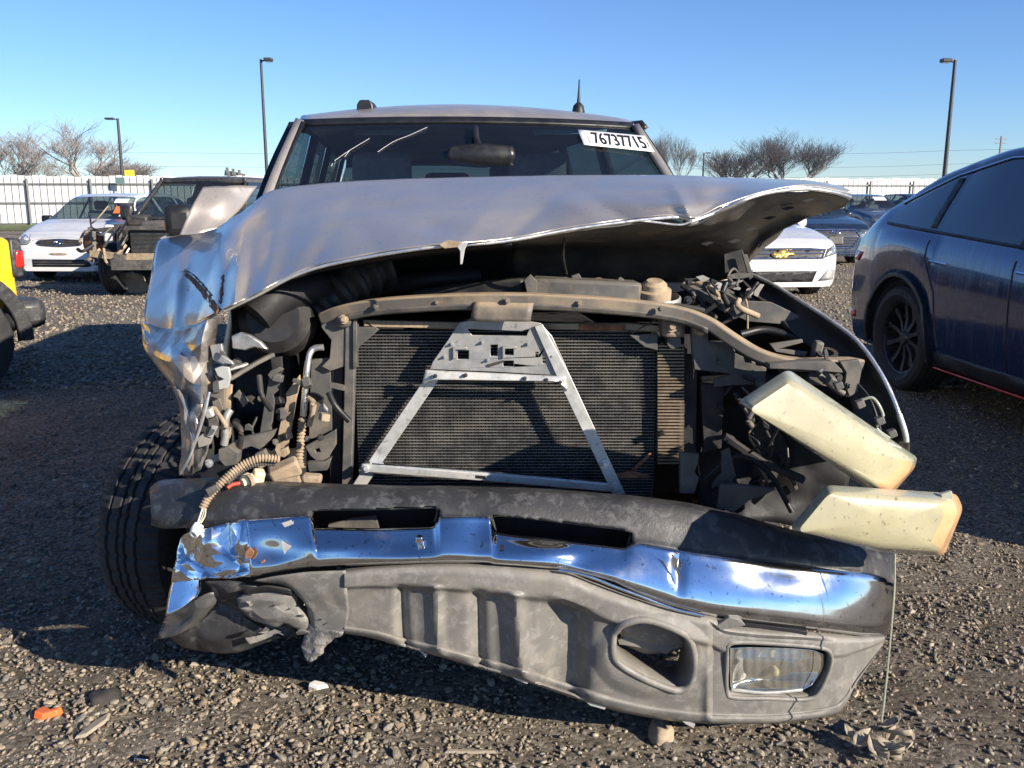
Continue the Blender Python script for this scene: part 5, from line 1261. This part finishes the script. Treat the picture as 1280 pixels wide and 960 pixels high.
def strip(name, pts, bvh, mat, parent, axis='front', wd=.01, off=.004, side=-1, n=6):
    L_ = []
    for a, b in zip(pts, pts[1:]):
        for k in range(n): L_.append((a[0]+(b[0]-a[0])*k/n, a[1]+(b[1]-a[1])*k/n))
    L_.append(pts[-1]); q = []
    for a, z in L_:
        if axis == 'front': h = bvh.ray_cast(Vector((a, -20, z)), Vector((0, 1, 0))); 
        else: h = bvh.ray_cast(Vector((side*20, a, z)), Vector((-side, 0, 0)))
        if h[0] is None: continue
        q.append(h[0]+(Vector((0, -off, 0)) if axis == 'front' else Vector((side*off, 0, 0))))
    if len(q) < 2: return None
    v, f = sweep_data(q, circ(wd/2, 6)); return mk(name, v, f, mat, parent, 50)
def mirror_poly(p): return [(-x, z) for x, z in p]
def rrect(cx, cz, w_, h): return [(cx+w_/2*math.copysign(abs(math.cos(a))**.5, math.cos(a)), cz+h/2*math.copysign(abs(math.sin(a))**.5, math.sin(a))) for a in np.linspace(0, 2*math.pi, 20, endpoint=False)]
def ell(cx, cz, a, b, n=20): return [(cx+a*math.cos(x), cz+b*math.sin(x)) for x in np.linspace(0, 2*math.pi, n, endpoint=False)]
def ring_on(name, cx, cz, a, b, bvh, mat, parent, wd=.008, off=.02): return strip(name, ell(cx, cz, a, b, 24)+[(cx+a, cz)], bvh, mat, parent, 'front', wd, off, n=1)
def side_mirrors(t, x, y, z, mat):
    for s in (-1, 1): box('side_mirror', (s*(x+.10), y, z), (.20, .11, .13), mat, t, (0, 0, s*.15), .035)
def cabin(t, L, zf, ys, w_):
    for y in ys:
        for x in (-.35, .35):
            b = box('seat_back', (x*w_, y-L/2, zf+.30), (.46, .14, .62), 'seat', t, (-.2, 0, 0), .05)
            box('headrest', (x*w_, y-L/2+.1, zf+.70), (.25, .09, .17), 'seat', b, (-.1, 0, 0), .035)

# white hatchback at the left
L = 4.3
hb, hbB, bv = car('white_hatchback', (-7.45, 17.6, 0), R(-3), 'white hatchback facing the camera beside the stripped dark pickup', L, 1.76,
    [(0,.44),(.02,.58),(.10,.74),(.35,.84),(.95,1.0),(1.08,1.03),(1.78,1.42),(2.1,1.47),(2.9,1.475),(3.5,1.43),(3.95,1.2),(4.15,1.0),(4.28,.8),(4.3,.5)],
    [(0,.42),(.10,.68),(.4,.80),(1.08,.95),(2.2,.98),(3.6,1.05),(4.15,.95),(4.3,.48)], [(0,.70),(.06,.82),(.2,.92),(.6,.985),(1.2,1),(3.4,1),(4.1,.93),(4.3,.8)],
    'whitepaint', [(1.5,2.35),(2.45,3.25),(3.32,3.7)], (1.10,1.77), (3.52,3.94), (.88,3.48), .315)
cabin(hb, L, .55, (2.2, 3.1), 1.0)
box('dashboard', (0, 1.25-L/2, .9), (1.35, .35, .2), 'interior', hb, None, .05)
side_mirrors(hb, .84, 1.45-L/2, 1.02, 'trimblack')
for m in (lambda p: p, mirror_poly): proj('headlamp', m([(-.46,.70),(-.55,.63),(-.72,.63),(-.80,.70),(-.79,.79),(-.70,.80),(-.58,.76)]), bv, 'headlamp', hb, off=.008)
for m in (lambda p: p, mirror_poly): proj('turn_signal', m([(-.72,.70),(-.79,.71),(-.785,.78),(-.72,.785)]), bv, 'amber', hb, off=.014)
gr = proj('grille', rrect(0, .665, .78, .12), bv, 'trimblack', hb, off=.006)
ring_on('grille_surround', 0, .665, .40, .062, bv, 'chrome_clean', hb, .014, .008)
for k in range(6): strip('grille_bar', [(-.34+.02*abs(k-2.5), .62+.018*k), (.34-.02*abs(k-2.5), .62+.018*k)], bv, 'bracketdk', gr, wd=.008, off=.012)
for rr in ((.075,.05),(.028,.048),(.06,.022)): ring_on('emblem', 0, .668+(.012 if rr[1] < .03 else 0), *rr, bv, 'chrome_clean', hb, .010, .028)
proj('lower_intake', [(-.46,.27),(.50,.27),(.56,.30),(.48,.385),(.40,.395),(-.46,.395)], bv, 'trimblack', hb, off=.004)
for z in (.31, .35): strip('intake_bar', [(-.44, z), (.48, z)], bv, 'bracketdk', hb, wd=.012, off=.01)
proj('plate_bracket', [(-.17,.485),(-.10,.505),(.1,.505),(.17,.485),(.10,.465),(-.10,.465)], bv, 'tan', hb, off=.006)
for k in range(3): proj('bumper_vent', [(.58+.02*k,.30+.06*k),(.78-.03*k,.30+.06*k),(.76-.03*k,.34+.06*k),(.60+.02*k,.34+.06*k)], bv, 'trimblack', hb, off=.004)
for m in (1, -1): strip('bonnet_seam', [(m*.60,.80),(m*.50,.70),(m*.2,.745),(0,.75)], bv, 'bracketdk', hb, wd=.008, off=.0)
for z in (.55,): 
    for y in (1.32, 2.40, 3.25): strip('door_seam', [(y-L/2, .30), (y-L/2, .92)], bv, 'bracketdk', hb, 'side', .010, .001, side=1)
for y in (2.1, 2.98): strip('door_handle', [(y-L/2, .80), (y-L/2+.2, .81)], bv, 'whitepaint', hb, 'side', .03, .015, side=1)
def on_ws(bvh, x, z, off=.012):
    h = bvh.ray_cast(Vector((x, -20, z)), Vector((0, 1, 0))); return h[0]+Vector((0, -off, off*.5))
for nm, mt, xs, zs in (('paper_notice', 'paper', (.28,.62), (1.30,1.37)), ('orange_sticker', 'orange', (.36,.56), (1.12,1.24)), ('small_sticker', 'paper', (.50,.64), (1.065,1.11))):
    vv = [on_ws(bv, x, z) for z in zs for x in np.linspace(*xs, 4)]
    mk(nm, vv, gridfaces(2, 4), mt, hb, 0, solid=.003)

# white saloon behind the raised hood corner
L = 4.8
cs, csB, bv = car('white_saloon', (3.50, 15.2, 0), R(6), 'white saloon with a gold emblem parked behind the raised hood corner', L, 1.86,
    [(0,.42),(.015,.6),(.08,.76),(.3,.86),(.9,.97),(1.35,1.02),(2.15,1.42),(2.6,1.47),(3.2,1.45),(4.1,1.1),(4.7,1.03),(4.78,.85),(4.8,.5)],
    [(0,.40),(.08,.72),(.3,.80),(1.3,.94),(2.4,.98),(4.1,1.02),(4.7,.98),(4.8,.48)], [(0,.72),(.06,.84),(.2,.93),(.6,.985),(1.2,1),(3.6,1),(4.5,.95),(4.8,.82)],
    'whitepaint', [(1.75,2.65),(2.75,3.6)], (1.37,2.14), (3.22,4.08), (.95,3.75), .33)
side_mirrors(cs, .90, 1.85-L/2, 1.03, 'whitepaint')
gr = proj('grille', [(-.62,.72),(-.58,.585),(.58,.585),(.64,.72),(.4,.735),(-.4,.735)], bv, 'trimblack', cs, off=.004)
for z in (.715, .665, .60): strip('grille_bar', [(-.58, z), (.60, z)], bv, 'chrome_clean', cs, wd=.018, off=.014)
for m in (lambda p: p, mirror_poly): proj('headlamp', m([(.60,.60),(.66,.72),(.78,.765),(.89,.80),(.885,.70),(.84,.66)]), bv, 'headlamp', cs, off=.008)
em = proj('emblem', [(-.17,.64),(-.06,.64),(-.06,.60),(.05,.60),(.07,.64),(.18,.64),(.15,.685),(.06,.685),(.06,.72),(-.05,.72),(-.07,.685),(-.15,.685)], bv, 'gold', cs, off=.03)
for m in (lambda p: p, mirror_poly): proj('fog_pocket', m([(.52,.28),(.80,.30),(.83,.42),(.66,.44)]), bv, 'bracket', cs, off=.004)
proj('lower_intake', [(-.44,.27),(.44,.27),(.5,.42),(-.5,.42)], bv, 'trimblack', cs, off=.004)

# dark saloon with a chrome grille
L = 4.55
hs_, hsB, bv = car('dark_saloon', (6.5, 21.3, 0), R(3), 'dark blue saloon with a six-sided chrome barred grille between the white and blue cars', L, 1.80,
    [(0,.42),(.015,.62),(.08,.76),(.3,.86),(.9,.96),(1.25,1.0),(2.0,1.39),(2.5,1.44),(3.1,1.42),(4.0,1.1),(4.45,1.0),(4.53,.85),(4.55,.5)],
    [(0,.40),(.08,.70),(.3,.80),(1.2,.92),(2.4,.96),(4.0,1.0),(4.45,.95),(4.55,.48)], [(0,.70),(.06,.82),(.2,.92),(.6,.985),(1.2,1),(3.6,1),(4.3,.95),(4.55,.82)],
    'bluepaint2', [(1.6,2.5),(2.6,3.5)], (1.27,1.99), (3.12,3.98), (.9,3.6), .32)
side_mirrors(hs_, .86, 1.75-L/2, 1.0, 'bluepaint2'); cabin(hs_, L, .5, (2.3,), 1.0)
hexa = [(-.52,.60),(-.42,.745),(.42,.745),(.52,.60),(.36,.38),(-.36,.38)]
gr = proj('grille', hexa, bv, 'trimblack', hs_, off=.006)
strip('grille_surround', hexa+[hexa[0]], bv, 'chrome_clean', hs_, wd=.028, off=.014)
for k in range(6):
    z = .425+.055*k; hw = float(np.interp(z, [.38,.60,.745], [.36,.52,.42]))-.02; strip('grille_bar', [(-hw, z), (hw, z)], bv, 'chrome_clean', gr, wd=.018, off=.012)
proj('number_plate', [(-.16,.45),(.16,.45),(.16,.60),(-.16,.60)], bv, 'bracketdk', hs_, off=.03)
ring_on('emblem', 0, .69, .085, .045, bv, 'chrome_clean', hs_, .014, .035)
for p in ([(-.045,.66),(-.025,.72)], [(.025,.66),(.045,.72)], [(-.035,.69),(.035,.69)]): strip('emblem', p, bv, 'chrome_clean', hs_, wd=.013, off=.038)
for m in (lambda p: p, mirror_poly): proj('headlamp', m([(.52,.65),(.60,.70),(.86,.80),(.865,.73),(.70,.66)]), bv, 'headlamp', hs_, off=.008)
strip('bumper_lip', [(-.75,.27),(0,.25),(.75,.27)], bv, 'chrome_clean', hs_, wd=.016, off=.012)
def plain_sedan(nm, loc, rz, label, paint):
    L = 4.6
    t, b, bv = car(nm, loc, rz, label, L, 1.8,
      [(0,.42),(.015,.6),(.08,.74),(.3,.84),(.9,.95),(1.25,1.0),(2.0,1.38),(2.5,1.43),(3.1,1.41),(4.0,1.1),(4.5,1.0),(4.58,.85),(4.6,.5)],
      [(0,.40),(.08,.70),(.3,.79),(1.2,.92),(2.4,.96),(4.0,1.0),(4.5,.95),(4.6,.48)], [(0,.70),(.06,.82),(.2,.92),(.6,.985),(1.2,1),(3.6,1),(4.3,.95),(4.6,.82)],
      paint, [(1.6,2.5),(2.6,3.5)], (1.27,1.99), (3.12,3.98), (.9,3.6), .32, ns=50)
    side_mirrors(t, .86, 1.75-L/2, 1.0, paint); cabin(t, L, .5, (2.3,), 1.0)
    for m in (lambda p: p, mirror_poly): proj('headlamp', m([(.45,.62),(.55,.70),(.84,.76),(.84,.68),(.68,.62)]), bv, 'headlamp', t, off=.008)
    proj('grille', [(-.4,.58),(.4,.58),(.44,.70),(-.44,.70)], bv, 'trimblack', t, off=.006)
    mk('paper_notice', [on_ws(bv, x, z) for z in (1.24,1.34) for x in np.linspace(.1, .5, 4)], gridfaces(2, 4), 'paper', t, 0, solid=.003)
    return t
plain_sedan('slate_saloon', (11.0, 29.5, 0), R(8), 'slate grey saloon with a white windscreen notice behind the dark saloon', 'greypaint')
plain_sedan('far_saloon', (15.6, 36.5, 0), R(14), 'farthest dark saloon near the fence, only its roof and windows showing', 'bluepaint2')
plain_sedan('roof_saloon', (17.4, 39.0, 0), R(4), 'slate saloon by the fence almost hidden behind the blue car', 'greypaint')

# blue crossover at the right, nose towards the camera
L = 5.0
SUVX, SUVY, SUVR = 4.16, 5.55, R(5.5)
sv, svB, bv = car('blue_crossover', (SUVX, SUVY, 0), SUVR, 'dusty dark blue crossover parked in shade right of the wrecked truck', L, 2.0,
    [(0,.45),(.02,.62),(.12,.78),(.4,.90),(1.0,1.02),(1.2,1.06),(2.1,1.55),(2.6,1.66),(3.2,1.665),(3.9,1.54),(4.45,1.30),(4.75,1.13),(4.93,1.02),(4.98,.85),(5.0,.45)],
    [(0,.42),(.12,.74),(.4,.84),(1.2,.98),(2.4,1.04),(3.6,1.10),(4.45,1.12),(4.8,1.02),(4.98,.8),(5.0,.42)], [(0,.70),(.08,.84),(.3,.94),(.8,.99),(1.4,1),(3.6,1),(4.4,.97),(4.8,.91),(4.95,.84),(5.0,.72)],
    'suv', [(1.75,2.62),(2.72,3.62),(3.68,4.28)], (1.22,2.08), (3.95,4.72), (.98,3.94), .37, sill=.24, glassmat='glassdk', rim='rimdk', spokes=10, group=None, inset=.24, arch=1.14, wheel_w=.27, ns=140)
sv['category'] = 'car'; sv.scale = (1.085, 1.085, 1.085)
side_mirrors(sv, .98, 1.85-L/2, 1.08, 'suv')
for wc in (.98, 3.94):
    for sx in (-1, 1):
        pts = [(wc-L/2+.445*math.cos(a), .36+.445*math.sin(a)) for a in np.linspace(-.25, math.pi+.25, 22)]
        q = []
        for a, z in pts:
            h = bv.find_nearest(Vector((sx*1.0, a, z))); q.append(h[0]+Vector((sx*.006, 0, 0)))
        v, f = sweep_data(q, [(.012,-.035),(.012,.035),(-.02,.035),(-.02,-.035)], up=Vector((1,0,0))); mk('arch_trim', v, f, 'suvtrim', sv, 40, bevel=.004)
for sx in (-1, 1):
    proj('sill_trim', [(1.45-L/2,.25),(3.46-L/2,.25),(3.44-L/2,.36),(1.47-L/2,.36)], bv, 'suvtrim', sv, 'side', .01, side=sx)
    rail('sill_strip', [Vector((sx*.955, 1.45-L/2, .245)), Vector((sx*.955, 3.46-L/2, .245))], .02, .012, 'redlens', sv, 1)
    for y, z0 in ((1.55,.36), (2.67,.36), (3.62,.80)): strip('door_seam', [(y-L/2, z0), (y-L/2+.02, .7), (y-L/2+.03, 1.0)] if z0 < .5 else [(3.40-L/2,.40),(3.48-L/2,.74),(y-L/2,.95),(y-L/2,1.07)], bv, 'trimblack', sv, 'side', .010, .0005, side=sx)
    for y in (2.45, 3.35): strip('door_handle', [(y-L/2, .93), (y-L/2+.20, .94)], bv, 'chrome', sv, 'side', .018, .006, side=sx)
    strip('window_trim', [(1.5-L/2,1.02),(2.4-L/2,1.06),(3.6-L/2,1.125),(4.3-L/2,1.16)], bv, 'suvtrim', sv, 'side', .022, .004, side=sx)
    for y0, y1 in ((2.64,2.70),(3.64,3.67)):
        proj('window_pillar', [(y0-L/2-.02,1.09),(y1-L/2+.02,1.09),(y1-L/2+.02,1.54),(y0-L/2-.02,1.54)] if y0 < 3 else [(y0-L/2-.02,1.15),(y1-L/2+.02,1.15),(y1-L/2+.02,1.47),(y0-L/2-.02,1.47)], bv, 'suvtrim', sv, 'side', .006, side=sx)
    strip('roof_trim', [(1.95-L/2,1.42),(2.3-L/2,1.535),(2.7-L/2,1.585),(3.2-L/2,1.585),(3.7-L/2,1.49),(4.25-L/2,1.30)], bv, 'chrome', sv, 'side', .016, .006, side=sx)
    proj('tail_lamp', [(4.62-L/2,.93),(4.90-L/2,.94),(4.92-L/2,.86),(4.70-L/2,.86)], bv, 'redlens', sv, 'side', .006, side=sx)
    proj('rear_reflector', [(4.70-L/2,.42),(4.88-L/2,.42),(4.88-L/2,.47),(4.70-L/2,.47)], bv, 'redlens', sv, 'side', .006, side=sx)
for m in (lambda p: p, mirror_poly): proj('headlamp', m([(.45,.70),(.55,.78),(.86,.86),(.88,.79),(.7,.71)]), bv, 'headlamp', sv, off=.008)

# stripped dark pickup at the left
L = 5.0
dp = root('stripped_pickup', (-5.0, 15.9, 0), 'black pickup stripped of its hood and front panels beside the white hatchback', 'pickup truck', None, R(-2), world=False)
def dsheet(nm, rows, mat, nv=8, nu=12, th=.02):
    a = np.array(rows, float); a = pchip(a, np.linspace(0, a.shape[0]-1, nv)); a = np.swapaxes(pchip(np.swapaxes(a, 0, 1), np.linspace(0, a.shape[1]-1, nu)), 0, 1)
    return mk(nm, [Vector(a[i, j]) for i in range(nv) for j in range(nu)], gridfaces(nv, nu), mat, dp, 40, solid=th)
def darc(hw, y, z, bow=.06, dr=.03): return [(k*hw, y+bow*k*k, z-dr*k*k) for k in (-1,-.6,0,.6,1)]
dsheet('roof', [darc(.64,-.55,1.60), darc(.66,-.3,1.655), darc(.66,.6,1.66), darc(.64,1.0,1.60)], 'blackpaint')
dsheet('windshield', [darc(.63,-.565,1.585,.06,.02), darc(.72,-1.0,1.26,.09,.0), darc(.78,-1.30,1.05,.1,0)], 'carglass', th=0)
dsheet('rear_window', [darc(.58,1.0,1.54,0,.02), darc(.66,1.02,1.12,0,0)], 'carglass', th=0)
dsheet('cab_back_frame', [darc(.66,1.03,1.58,0,.02), darc(.66,1.03,1.47,0,.02)], 'blackpaint')
dp.scale = (1.06, 1.06, 1.06)
for s in (-1, 1): box('roof_rail', (s*.645, .2, 1.585), (.06, 1.55, .09), 'blackpaint', dp, None, .02)
box('header_rail', (0, -.53, 1.585), (1.26, .07, .08), 'blackpaint', dp, None, .02)
dsheet('cab_back', [darc(.80,1.06,1.12,0,0), darc(.86,1.06,.45,0,0)], 'blackpaint')
for s in (-1, 1):
    dsheet('pillar', [[(s*.66,-.50,1.59),(s*.61,-.52,1.58)],[(s*.76,-.92,1.26),(s*.70,-.94,1.26)],[(s*.84,-1.2,1.04),(s*.77,-1.22,1.04)]], 'blackpaint', 6, 3, .04)
    dsheet('rear_pillar', [[(s*.66,.95,1.58),(s*.66,1.02,1.58)],[(s*.82,.8,1.08),(s*.82,1.05,1.08)]], 'blackpaint', 4, 3, .04)
    dsheet('door', [[(s*.83,-1.2,1.05),(s*.85,0,1.07),(s*.84,1.05,1.08)],[(s*.89,-1.2,.8),(s*.90,0,.8),(s*.89,1.05,.8)],[(s*.86,-1.2,.40),(s*.87,0,.40),(s*.86,1.05,.40)]], 'blackpaint')
    dsheet('side_window', [[(s*.665,-.45,1.585),(s*.66,.9,1.585)],[(s*.82,-1.1,1.06),(s*.82,.8,1.08)]], 'carglass', 4, 4, 0)
    box('side_mirror', (s*1.02, -1.0, 1.12), (.22, .12, .24), 'blackpaint', dp, (0,0,s*.2), .05)
    box('bed_side', (s*.86, 2.0, .82), (.08, 1.9, .50), 'blackpaint', dp, None, .03)
    box('inner_fender', (s*.60, -1.85, .86), (.10, .95, .24), 'dark', dp, None, .03)
    rail('frame_rail', [Vector((s*.42,-2.75,.52)), Vector((s*.42,-1.4,.50)), Vector((s*.45,2.8,.50))], .10, .15, 'bracketdk', dp, 2)
    tyre_wheel(dp, (s*.80, -1.95, .36), (s, 0, 0), .36, .23, .21, 'rimdk', 5, nseg=36, notch=False); tyre_wheel(dp, (s*.80, 1.6, .36), (s, 0, 0), .36, .23, .21, 'rimdk', 5, nseg=36, notch=False)
box('tailgate', (0, 2.95, .82), (1.7, .07, .50), 'blackpaint', dp, None, .02)
box('bed_floor', (0, 2.0, .55), (1.7, 1.9, .06), 'blackpaint', dp, None, .01)
box('cab_floor', (0, -.1, .42), (1.65, 2.3, .06), 'void', dp, None, .01)
box('firewall', (0, -1.30, .75), (1.6, .06, .62), 'void', dp, None, .01)
box('dashboard', (0, -1.05, 1.0), (1.4, .35, .16), 'interior', dp, None, .05)
for x in (-.38, .38):
    b = box('seat_back', (x, .35, 1.0), (.5, .15, .65), 'seat', dp, (-.15,0,0), .05); box('headrest', (x, .42, 1.42), (.26, .1, .18), 'seat', b, None, .035)
box('cowl', (0, -1.36, 1.03), (1.6, .22, .05), 'blackpaint', dp, None, .02)
box('engine', (0, -1.9, .82), (.66, .7, .40), 'bracketdk', dp, (0,0,.03), .06)
box('air_box', (-.45, -1.9, 1.02), (.3, .34, .16), 'dark', dp, (0,0,.2), .04)
box('battery', (.5, -1.8, 1.0), (.2, .26, .2), 'trimblack', dp, None, .02)
box('radiator', (.02, -2.45, .70), (.74, .06, .42), 'corebk', dp, None, .01)
it = [(boxv((.02, -2.485, .50+.0175*k), (.70, .01, .006)), BOXF) for k in range(24)]
fo = multi('radiator_fins', it, 'fin', dp); fo['kind'] = 'stuff'
rail('radiator_support', [Vector((-.86,-2.40,.90)), Vector((-.4,-2.5,.94)), Vector((.4,-2.5,.93)), Vector((.86,-2.42,.9))], .07, .05, 'bracketdk', dp, 3)
for x in (-.84, -.48, .46, .84): rail('support_post', [Vector((x,-2.48,.92)), Vector((x*1.02,-2.5,.48))], .06, .05, 'bracketdk', dp, 1)
rail('support_bar', [Vector((-.88,-2.52,.60)), Vector((-.3,-2.55,.56)), Vector((.88,-2.52,.58))], .07, .09, 'tan', dp, 3)
rail('bumper_bracket', [Vector((-.5,-2.72,.46)), Vector((.5,-2.72,.47))], .10, .13, 'bracketdk', dp, 2)
box('white_reservoir', (-.66, -2.40, .86), (.12, .12, .24), 'white', dp, (0,.1,.2), .03)
rd_ = random.Random(4)
for k in range(14):
    a = Vector((rd_.uniform(-.95, -.3), rd_.uniform(-2.65,-2.2), rd_.uniform(.5, 1.05))); b = a+Vector((rd_.uniform(-.25,.25), rd_.uniform(-.1,.1), rd_.uniform(-.25,.25)))
    tube('loose_hose', [a, (a+b)/2+Vector((0,-.08,-.05)), b], rd_.uniform(.010,.024), rd_.choice(['trimblack','bracketdk','tan','alu']), dp, 4, 6)
lathe('brake_drum', [(.0001,.05),(.12,.05),(.17,.02),(.17,-.04)], Vector((-.96,-2.25,.72)), (-.3,-1,0), 'rust', dp, 20)
box('splash_panel', (.55, -2.62, .74), (.5, .04, .10), 'bracketdk', dp, (0,.9,0), .01)
q = PZ(166, 366); bl_ = root('debris_block', (q.x, q.y, 0), 'pale dusty block lying under the front of the stripped pickup', 'block')
mk('block', [q+Vector(v) for v in ((-.26,-.1,.0),(.16,-.14,0),(.24,.1,0),(-.14,.16,0),(-.16,-.08,.30),(.06,-.1,.34),(.16,.08,.26),(-.08,.12,.22))], [(0,1,2,3),(4,7,6,5),(0,4,5,1),(1,5,6,2),(2,6,7,3),(3,7,4,0)], 'concrete', bl_, 35, bevel=.02)

# yellow off-roader cut by the left edge: rear corner with wheel, flare, lamp and bumper
yj = root('yellow_offroader', (-5.27, 6.22, 0), 'yellow off-road vehicle with black fender flare cut off by the left picture edge', 'off-road car', None, 0, world=False)
JR = R(60); yj.rotation_euler = (0, 0, JR)
# local x: to the rear (towards the right of the picture), local y: away from the camera
def jbox(nm, c, s, mat, rot=None, bev=.03): return box(nm, c, s, mat, yj, rot, bev)
def jext(nm, prof_, y0, y1, mat, bev=.02):
    n = len(prof_); v = [Vector((x, y0, z)) for x, z in prof_]+[Vector((x, y1, z)) for x, z in prof_]
    return mk(nm, v, [tuple(range(n)), tuple(range(2*n-1, n-1, -1))]+[(k, (k+1) % n, n+(k+1) % n, n+k) for k in range(n)], mat, yj, 35, bevel=bev)
WX = .98
archp = [(WX+.47*math.cos(a), .40+.47*math.sin(a)) for a in np.linspace(math.pi, 0, 14)]
jext('tub', [(-1.9,.42),(WX-.47,.42)]+archp[1:-1]+[(WX+.47,.42),(1.50,.45),(1.52,.62),(1.50,1.13),(1.45,1.16),(-1.9,1.16)], -.78, .78, 'yellow', .025)
jext('hard_top', [(-1.5,1.16),(.55,1.16),(.45,1.72),(.38,1.80),(-1.2,1.82),(-1.3,1.78)], -.70, .70, 'trimblack', .04)
jext('quarter_window', [(-.2,1.24),(.42,1.24),(.36,1.66),(-.2,1.68)], -.712, -.70, 'glassdk', .005)
jext('door_window', [(-1.3,1.24),(-.3,1.24),(-.3,1.68),(-1.1,1.70)], -.712, -.70, 'glassdk', .005)
v, f = sweep_data([Vector((WX+.50*math.cos(a), -.86, .40+.50*math.sin(a))) for a in np.linspace(math.pi*1.03, -.06, 22)], [(.05,-.02),(.05,.02),(-.06,.035),(-.06,-.02)], up=Vector((0,-1,0)))
mk('fender_flare', v, f, 'blackplastic', yj, 40, bevel=.008)
jbox('rear_bumper', (1.60, 0, .56), (.22, 1.60, .24), 'blackplastic', None, .05)
jbox('bumper_end', (1.53, -.80, .57), (.30, .18, .22), 'blackplastic', (0,0,-.35), .06)
tl2 = jbox('tail_lamp_housing', (1.53, -.70, 1.0), (.10, .18, .30), 'blackplastic', None, .02)
box('tail_lamp', (1.595, -.70, .99), (.05, .10, .15), 'redlens', tl2, None, .02)
box('tail_lamp_side', (1.54, -.795, .99), (.05, .02, .13), 'redlens', tl2, None, .01)
lathe('fuel_filler', [(.0001,.012),(.07,.012),(.085,0)], Vector((1.30,-.78,.98)), (0,-1,0), 'trimblack', yj, 20)
for sy in (-1, 1):
    for x in (WX, -1.6): tyre_wheel(yj, (x, sy*.80, .40), (0, sy, 0), .40, .25, .235, 'rim', 5, nseg=48)
jbox('chassis', (-.1, 0, .45), (3.2, .9, .14), 'void', None, .02)

# ------------------------------------------------------------ small litter on the ground
def litter(nm, px, py, pts, h, mat, label, cat):
    q = PZ(px, py); z0 = float(gh(q.x, q.y)); n = len(pts)
    rr = random.Random(nm+str(px))
    v = [q+Vector((x, y, z0+.002)) for x, y in pts]+[q+Vector((x*.86, y*.86, z0+h*rr.uniform(.6, 1.2))) for x, y in pts]
    o = mk(nm, v, [tuple(range(n))[::-1], tuple(range(n, 2*n))]+[(k, (k+1) % n, n+(k+1) % n, n+k) for k in range(n)], mat, None, 30, bevel=.002)
    return tag(o, label, cat)
litter('lens_shard', 62, 897, [(-.04,-.015),(-.01,-.025),(.03,-.01),(.035,.015),(.0,.012),(-.03,.02)], .022, 'orange', 'broken orange lens shard on the sunlit gravel at lower left', 'lens shard')
def lump(nm, px, py, sx, sy, sz, mat, label, cat, seed):
    q = PZ(px, py); tv, tf = ico(3); V = []
    for v in tv:
        p = Vector(v); k = 1+.35*mnoise.noise(p*1.4+Vector((seed, 0, 0)))+.16*mnoise.noise(p*4.5)
        V.append(q+Vector((p.x*sx*k, p.y*sy*k, p.z*sz*k+sz*.3)))
    return tag(mk(nm, V, [tuple(f) for f in tf.tolist()], mat, None, 40), label, cat)
lump('dirt_clod', 132, 878, .055, .045, .028, 'dark', 'dark clod beside the orange lens shard', 'clod', 3)
lump('mud_chunk', 826, 918, .035, .045, .030, 'tan', 'brown chunk of dried mud under the valance opening', 'mud chunk', 9)
litter('flat_stone', 118, 915, [(-.03,-.06),(.0,-.05),(.03,.03),(.02,.07),(-.01,.03)], .012, 'concrete', 'long flat stone below the dark clod', 'stone')
litter('wood_sliver', 588, 942, [(-.075,-.006),(.0,-.010),(.075,-.006),(.07,.008),(.0,.006),(-.07,.008)], .010, 'concrete', 'pale splinter of wood on the dirt at the bottom edge', 'splinter')
litter('white_scrap', 398, 862, [(-.03,-.012),(.0,-.02),(.035,-.006),(.02,.012),(-.015,.014)], .02, 'white', 'small white plastic scrap at the edge of the bumper shadow', 'scrap')
litter('foil_scrap', 178, 955, [(-.02,-.01),(.02,-.012),(.024,.01),(-.01,.014)], .015, 'chrome_clean', 'small shiny foil scrap at the lower left edge', 'scrap')
q = PZ(1095, 938); lf = root('dry_leaf_clump', (q.x, q.y, 0), 'curled dry brown leaves in a heap at lower right', 'leaves')
rr = random.Random(3)
for k in range(11):
    c = q+Vector((rr.uniform(-.07,.07), rr.uniform(-.06,.06), rr.uniform(.008,.035))); a = rr.random()*6.28; s = rr.uniform(.025,.05); e = Vector((math.cos(a), math.sin(a), rr.uniform(-.2,.5))); f_ = Vector((-e.y, e.x, rr.uniform(-.4,.4)))
    v = []
    for i in range(5):
        t_ = i/4-.5; w_ = math.cos(t_*2.8)*.55
        for j in (-1, 0, 1): v.append(c+e*(t_*2*s)+f_*(j*w_*s)+Vector((0, 0, abs(j)*s*.35+t_*t_*s*.8)))
    mk('leaf', v, gridfaces(5, 3), 'concrete', lf, 60, solid=.0012)
